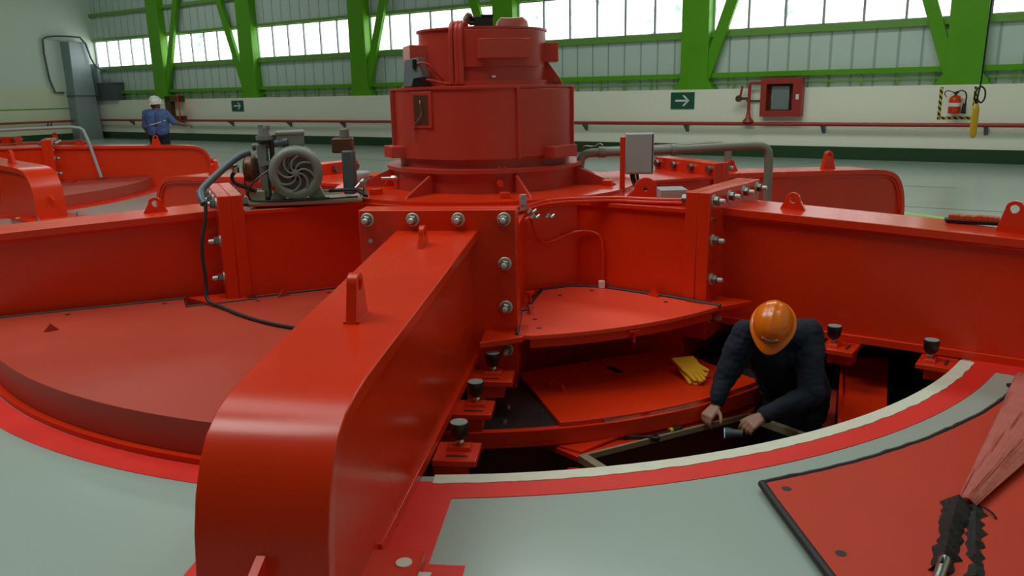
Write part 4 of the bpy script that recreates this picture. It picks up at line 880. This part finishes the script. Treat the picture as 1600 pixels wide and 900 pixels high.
# hanging pendant
t = thing('crane_pendant', 'yellow crane control pendant hanging on a black cable before the wall', 'crane control', (5.10, 9.0, 1.0))
part('cable', MB().tube([(5.15, 9.0, 9.1), (5.145, 9.0, 2.4), (5.135, 9.0, 1.6), (5.11, 9.0, 1.38)], .009, 8), BLKP, t)
part('cable_coil', MB().tube([(5.11, 9, 1.34), (5.07, 9, 1.45), (5.12, 9, 1.555), (5.19, 9, 1.52), (5.20, 9, 1.42), (5.16, 9, 1.36), (5.12, 9, 1.40)], .009, 8, 2), BLKP, t)
part('pendant_body', MB().lathe([(0, .99), (.025, 1.0), (.036, 1.04), (.036, 1.30), (.022, 1.36), (0, 1.37)], (5.11, 9.0, 0), 20), YPL, t, sharp=60)
part('strain_sleeve', MB().cyl((5.11, 9, 1.36), (5.11, 9, 1.42), .016), BLKP, t)

# ------------------------------------------------------------------ people
def capsule(p0, r0, p1, r1, seg=14, rings=5):
    p0 = V(p0); p1 = V(p1); d = (p1-p0); L = d.length; d = d/L if L > 1e-6 else V((0, 0, 1)); a = d.orthogonal().normalized(); b = d.cross(a)
    prof = [(-r0*cos(pi/2*i/rings), r0*sin(pi/2*i/rings)) for i in range(rings+1)]+[(L+r1*sin(pi/2*i/rings), r1*cos(pi/2*i/rings)) for i in range(rings+1)]
    vs = []; 
    for h, r in prof[1:-1]:
        for k in range(seg): t = 2*pi*k/seg; vs.append(p0+d*h+(a*cos(t)+b*sin(t))*r)
    n = len(prof)-2; fs = [(i*seg+k, i*seg+(k+1) % seg, (i+1)*seg+(k+1) % seg, (i+1)*seg+k) for i in range(n-1) for k in range(seg)]
    vs += [p0+d*prof[0][0], p0+d*prof[-1][0]]; L0 = len(vs)-2
    fs += [(L0, (k+1) % seg, k) for k in range(seg)]+[(L0+1, (n-1)*seg+k, (n-1)*seg+(k+1) % seg) for k in range(seg)]
    return vs, fs
def person(name, label, caps, mats, loc, voxel=.006, folds=None):
    """caps: (p0, r0, p1, r1, region). One continuous remeshed skin; regions choose the material."""
    mb = MB()
    for p0, r0, p1, r1, _ in caps: mb.add(*capsule(p0, r0, p1, r1))
    L = V(loc); me = bpy.data.meshes.new(name); me.from_pydata([tuple(v-L) for v in mb.v], [], mb.f)
    tmp = bpy.data.objects.new('tmp_body', me); COL.objects.link(tmp)
    r = tmp.modifiers.new('r', 'REMESH'); r.mode = 'VOXEL'; r.voxel_size = voxel
    sm = tmp.modifiers.new('s', 'SMOOTH'); sm.iterations = 5; sm.factor = .5
    dg = bpy.context.evaluated_depsgraph_get(); dg.update(); new = bpy.data.meshes.new_from_object(tmp.evaluated_get(dg)); bpy.data.objects.remove(tmp)
    n = len(new.vertices); co = np.empty(n*3, 'f'); new.vertices.foreach_get('co', co); co = co.reshape(-1, 3).astype('d')+np.array(L)
    best = np.full(n, 1e9); reg = np.zeros(n, int)
    for p0, r0, p1, r1, g in caps:
        a = np.array(p0, float); b = np.array(p1, float); ab = b-a; t = np.clip(((co-a)@ab)/max(ab@ab, 1e-9), 0, 1)
        d = np.linalg.norm(co-(a+t[:, None]*ab), axis=1)-(r0+(r1-r0)*t); mk = d < best; best[mk] = d[mk]; reg[mk] = g
    if folds:
        nrm = np.empty(n*3, 'f'); new.vertices.foreach_get('normal', nrm); nrm = nrm.reshape(-1, 3)
        for i in range(n):
            if reg[i] in folds:
                c = co[i]; f_ = noise.noise(V((c[0]*9, c[1]*9, c[2]*14)))*.010+(1-abs(noise.noise(V((c[0]*14+7, c[1]*14, c[2]*26)))))*.007; co[i] += nrm[i]*f_
        new.vertices.foreach_set('co', (co-np.array(L)).astype('f').ravel())
    for m in mats: new.materials.append(m)
    nf = len(new.polygons); lt = np.empty(nf, 'i'); new.polygons.foreach_get('loop_start', lt)
    lv = np.empty(len(new.loops), 'i'); new.loops.foreach_get('vertex_index', lv)
    new.polygons.foreach_set('material_index', reg[lv[lt]].astype('i')); new.polygons.foreach_set('use_smooth', [True]*nf); new.update()
    o = bpy.data.objects.new(name, new); COL.objects.link(o); o.location = L; WM[o.name] = Matrix.Translation(L); tag(o, label, 'person'); return o
def hand(wr_, d, n, side, curls, g=0, sc=1.0, thumb=None):
    """wr_ wrist, d finger direction, n back-of-hand normal, side +1/-1 thumb side along d x n"""
    w_ = V(wr_); d = V(d).normalized(); n = V(n); n = (n-d*n.dot(d)).normalized(); s_ = d.cross(n)*side; C_ = []
    K = [w_+d*.088*sc+s_*x*sc for x in (.033, .011, -.011, -.031)]; bases = [w_+d*.015*sc+s_*x*sc for x in (.018, .006, -.006, -.018)]
    for b_, k in zip(bases, K): C_.append((b_, .017*sc, k, .0135*sc, g))
    for i, (k, L) in enumerate(zip(K, (.072, .08, .074, .058))):
        c1, c2 = curls[i]; sp = s_*(.10, .02, -.06, -.16)[i]; a = k; dd = (d+sp).normalized()
        for j, (f, cc) in enumerate(((.44, c1), (.31, c2), (.25, c2*.7))):
            ax = dd.cross(n).normalized()
            dd = Matrix.Rotation(-cc, 3, ax) @ dd; n2 = Matrix.Rotation(-cc, 3, ax) @ n
            b_ = a+dd*L*f*sc; C_.append((a, (.0105, .0095, .0085)[j]*sc, b_, (.0095, .0085, .0072)[j]*sc, g)); a = b_; n = n2
        n = (V(n)-d*V(n).dot(d)).normalized(); n = d.cross(s_*side*-1).normalized() if False else (s_*side).cross(d).normalized()
    td = (thumb and V(thumb)) or (d*.7+s_*.8-n*.3); td = td.normalized(); tb = w_+d*.025*sc+s_*.022*sc
    t1 = tb+td*.038*sc; t2 = t1+(td*.8+d*.5).normalized()*.030*sc; t3 = t2+(td*.5+d*.7-n*.2).normalized()*.024*sc
    C_ += [(tb, .016*sc, t1, .0125*sc, g), (t1, .012*sc, t2, .0105*sc, g), (t2, .0105*sc, t3, .0085*sc, g)]
    return C_
def hat(parent, c, upv, fwd, material, rx=.112, ry=.138, h=.135, badge=None):
    c = V(c); u = V(upv).normalized(); f = V(fwd); f = (f-u*f.dot(u)).normalized(); s_ = f.cross(u)
    M = Matrix.Identity(4)
    for i in range(3): M[i][0] = s_[i]; M[i][1] = f[i]; M[i][2] = u[i]
    M.translation = c
    mb = MB(M); NA, NR = 48, 12; vs = []
    for i in range(NR+1):
        p = pi/2*i/NR
        for k in range(NA):
            t = 2*pi*k/NA; rr = cos(p)**.85 if i < NR else 0; x = rx*rr*cos(t); y = ry*rr*sin(t); z = h*sin(p)**.95
            ridge = .006*max(0, 1-abs(x)/.02)*(1 if i > 2 else 0)+.004*max(0, 1-abs(abs(x)-.045)/.012)*(1 if i > 3 else 0)
            vs.append((x, y, z+ridge))
    fs = [(i*NA+k, i*NA+(k+1) % NA, (i+1)*NA+(k+1) % NA, (i+1)*NA+k) for i in range(NR) for k in range(NA)]
    b = len(vs)
    for (o_, z) in ((0, 0), (.012, -.004), (.016, -.012), (.0, -.014), (-.006, 0)):
        for k in range(NA):
            t = 2*pi*k/NA; pk = max(0, sin(t))**3*(.040 if o_ > 0 else 0); vs.append(((rx+o_)*cos(t), (ry+o_+pk)*sin(t), z-(.010 if pk > .01 else 0)*pk/.04))
    for j in range(4): fs += [(b+j*NA+k, b+j*NA+(k+1) % NA, b+(j+1)*NA+(k+1) % NA, b+(j+1)*NA+k) for k in range(NA)]
    mb.add(vs, fs); o = part('hard_hat', mb, material, parent, sharp=70)
    if badge:
        bm_ = MB(M); q = []
        for k in range(9):
            t = radians(66+48*k/8)
            for z in (.028, .052): rr = (1-(z/h)**2)**.45; q.append(((rx*rr+.006)*cos(t), (ry*rr+.006)*sin(t), z))
        bm_.add(q, [(2*k, 2*k+2, 2*k+3, 2*k+1) for k in range(8)]); e = part('badge', bm_, badge, o); md = e.modifiers.new('s', 'SOLIDIFY'); md.thickness = .003
    return o

# stooping worker in the pit.  regions: 0 skin, 1 navy jacket, 2 trousers, 3 boots
FLZ = -1.15
hipc = V((1.745, 4.69, -.235)); chest = V((1.60, 4.58, .13)); neck = V((1.52, 4.46, .235)); head = V((1.475, 4.375, .275))
shL = V((1.365, 4.52, .185)); shR = V((1.735, 4.53, .175)); elL = V((1.245, 4.50, -.085)); wrL = V((1.185, 4.42, -.215)); elR = V((1.70, 4.33, -.125)); wrR = V((1.40, 4.245, -.215))
face = V((-.32, -.80, -.50)).normalized()
kL = V((1.67, 4.56, -.66)); kR = V((1.81, 4.60, -.68)); fL = V((1.65, 4.62, FLZ+.09)); fR = V((1.86, 4.66, FLZ+.09))
hL_ = hipc+V((-.09, -.01, -.06)); hR_ = hipc+V((.10, .03, -.06))
caps = [(hipc+V((-.08, 0, 0)), .125, chest+V((-.07, 0, -.08)), .135, 1), (hipc+V((.08, 0, 0)), .125, chest+V((.07, 0, -.08)), .14, 1),
        (chest+V((-.07, 0, -.05)), .13, shL+V((.08, 0, -.01)), .095, 1), (chest+V((.07, 0, -.05)), .13, shR+V((-.07, 0, -.01)), .10, 1), (shL+V((.06, 0, 0)), .09, shR-V((.06, 0, 0)), .09, 1),
        (chest, .12, neck, .075, 1), (shL, .084, elL, .066, 1), (elL, .060, wrL+(elL-wrL).normalized()*.03, .042, 1),
        (shR, .088, elR, .068, 1), (elR, .062, wrR+(elR-wrR).normalized()*.03, .043, 1),
        (neck, .062, head-face*.02, .06, 0), (wrL+(elL-wrL).normalized()*.05, .027, wrL, .026, 0), (wrR+(elR-wrR).normalized()*.05, .027, wrR, .026, 0),
        (hipc+V((-.06, 0, -.03)), .125, hipc+V((.06, 0, -.03)), .125, 2), (hL_, .115, kL, .075, 2), (kL, .075, fL+V((0, 0, .05)), .055, 2), (hR_, .115, kR, .075, 2), (kR, .075, fR+V((0, 0, .05)), .055, 2),
        (fL+V((0, .04, -.04)), .045, fL+V((-.06, -.16, -.05)), .04, 3), (fR+V((0, .04, -.04)), .045, fR+V((-.04, -.16, -.05)), .04, 3), (fL, .05, fL+V((0, .02, -.04)), .045, 3), (fR, .05, fR+V((0, .02, -.04)), .045, 3)]
# head
hu = (V((0, 0, 1))*.62+V((-.28, -.72, 0))).normalized(); hf = V((-.32, -.62, -.75)); hf = (hf-hu*hf.dot(hu)).normalized(); hs = hf.cross(hu)
caps += [(head+hu*.02-hf*.02, .088, head+hu*.02+hf*.02, .082, 0), (head-hu*.03+hf*.01, .070, head-hu*.065+hf*.045, .042, 0), (head+hf*.09-hu*.01, .010, head+hf*.112-hu*.035, .014, 0),
         (head+hs*.082-hu*.01, .014, head+hs*.085-hu*.04, .012, 0), (head-hs*.082-hu*.01, .014, head-hs*.085-hu*.04, .012, 0), (head+hf*.082-hu*.065, .012, head+hf*.084-hu*.072, .010, 0)]
caps += hand(wrL, (-.62, -.38, -.52), (-.35, -.30, .9), -1, [(.55, .6), (.6, .7), (.7, .75), (.75, .8)], 0, thumb=(.35, -.75, -.45))
caps += hand(wrR, (-.80, -.30, -.38), (-.15, -.55, .85), 1, [(.35, .6), (.5, .6), (.55, .65), (.6, .7)], 0, thumb=(-.75, .25, -.30))
hand_tip = caps[-1][2]
w1 = person('person', 'person in navy work clothes and orange hard hat stooping in the pit', caps, [SKIN, NAVY, DENIM, BLKP], (1.75, 4.7, FLZ), .0055, folds=(1, 2))
hat(w1, head+hu*.045, hu, hf, ORANGE, rx=.110, ry=.130, h=.118, badge=STEEL)
for sg in (-1, 1): part('eye', MB().ball(head+hf*.083+hs*.030*sg+hu*.0, .011, 10, 8), WHITE, w1)
M = Matrix.Identity(4)
q = V((1.665, 4.415, .055)); part('chest_logo', MB().tube([q, q+V((.018, -.004, -.012)), q+V((.035, -.006, -.010)), q+V((.045, -.006, -.002))], .0045, 6, 1), GREYL, w1, label='small pale logo on the chest')
col_ = part('collar', MB().lathe([(.072, 0), (.082, .02), (.078, .04), (.070, .03)], neck-(head-neck).normalized()*.03, 20, axis=(head-neck)), NAVY, w1)
t = thing('pocket_torch', 'small bluish glinting torch held over the hatch', 'torch', (1.26, 4.22, -.29))
tp = wrR+V((-.135, -.035, -.085)); tq = tp+V((-.10, .02, -.005))
part('torch_body', MB().lathe([(0, 0), (.020, .003), (.022, .05), (.030, .075), (.032, .10), (0, .10)], tp+V((.02, 0, 0)), 20, axis=(tq-tp)), GREYD, t, sharp=60)
part('torch_lens', MB().cyl(tp+V((.02, 0, 0))+(tq-tp).normalized()*.1005, tp+V((.02, 0, 0))+(tq-tp).normalized()*.103, .028, seg=20), LENS, t)

# person in blue far left, seen from behind
bx, by = -6.97, 16.3
def q3(x, y, z): return V((bx+x, by+y, z))
hd = q3(.02, 0, 1.47); ch = q3(0.02, 0, 1.22); hp_ = q3(.02, .02, .86)
cp = [(q3(-.06, 0, .95), .125, q3(-.07, 0, 1.24), .135, 1), (q3(.10, 0, .95), .125, q3(.11, 0, 1.24), .135, 1), (q3(-.13, 0, 1.30), .085, q3(.17, 0, 1.30), .085, 1), (ch, .11, q3(.02, 0, 1.38), .06, 1),
      (q3(.02, 0, 1.36), .055, hd, .06, 0), (hd, .088, hd+V((0, .03, -.02)), .085, 0), (hd+V((0, .06, -.05)), .05, hd+V((0, .07, -.09)), .04, 0), (hd+V((.085, .01, -.02)), .014, hd+V((.085, .01, -.05)), .012, 0), (hd+V((-.085, .01, -.02)), .014, hd+V((-.085, .01, -.05)), .012, 0),
      (q3(-.17, 0, 1.30), .078, q3(-.24, .02, 1.05), .058, 1), (q3(-.24, .02, 1.05), .052, q3(-.19, .10, .86), .04, 0),
      (q3(.20, 0, 1.29), .078, q3(.33, .05, 1.12), .058, 1), (q3(.33, .05, 1.12), .05, q3(.48, .22, 1.06), .036, 0),
      (q3(-.06, .02, .88), .13, q3(.10, .02, .88), .13, 2), (q3(-.06, .02, .82), .115, q3(-.08, 0, .47), .078, 2), (q3(-.08, 0, .47), .075, q3(-.08, .03, .10), .055, 2), (q3(.11, .02, .82), .115, q3(.13, 0, .47), .078, 2), (q3(.13, 0, .47), .075, q3(.14, .03, .10), .055, 2),
      (q3(-.08, .0, .05), .045, q3(-.10, .17, .045), .04, 3), (q3(.14, .0, .05), .045, q3(.16, .17, .045), .04, 3)]
cp += hand(q3(-.19, .10, .86), (.25, .5, -.55), (-.9, .1, 0), 1, [(.4, .5)]*4, 0)
cp += hand(q3(.48, .22, 1.06), (.7, .6, -.1), (0, 0, 1), 1, [(.4, .5)]*4, 0)
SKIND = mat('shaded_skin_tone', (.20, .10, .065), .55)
w2 = person('person', 'person in blue shirt and white hard hat seen from behind at far left', cp, [SKIND, BLUE, DENIM, BLKP], (bx, by, 0), .011, folds=(1,))
hat(w2, hd+V((0, 0, .035)), (0, -.1, 1), (0, 1, 0), HATW, rx=.125, ry=.15, h=.135)
part('reflective_stripe', MB().tube([q3(-.19, -.07, 1.06), q3(-.08, -.135, 1.08), q3(.02, -.14, 1.10), q3(.12, -.14, 1.13), q3(.22, -.08, 1.17)], .010, 6, 1), WHITE, w2)
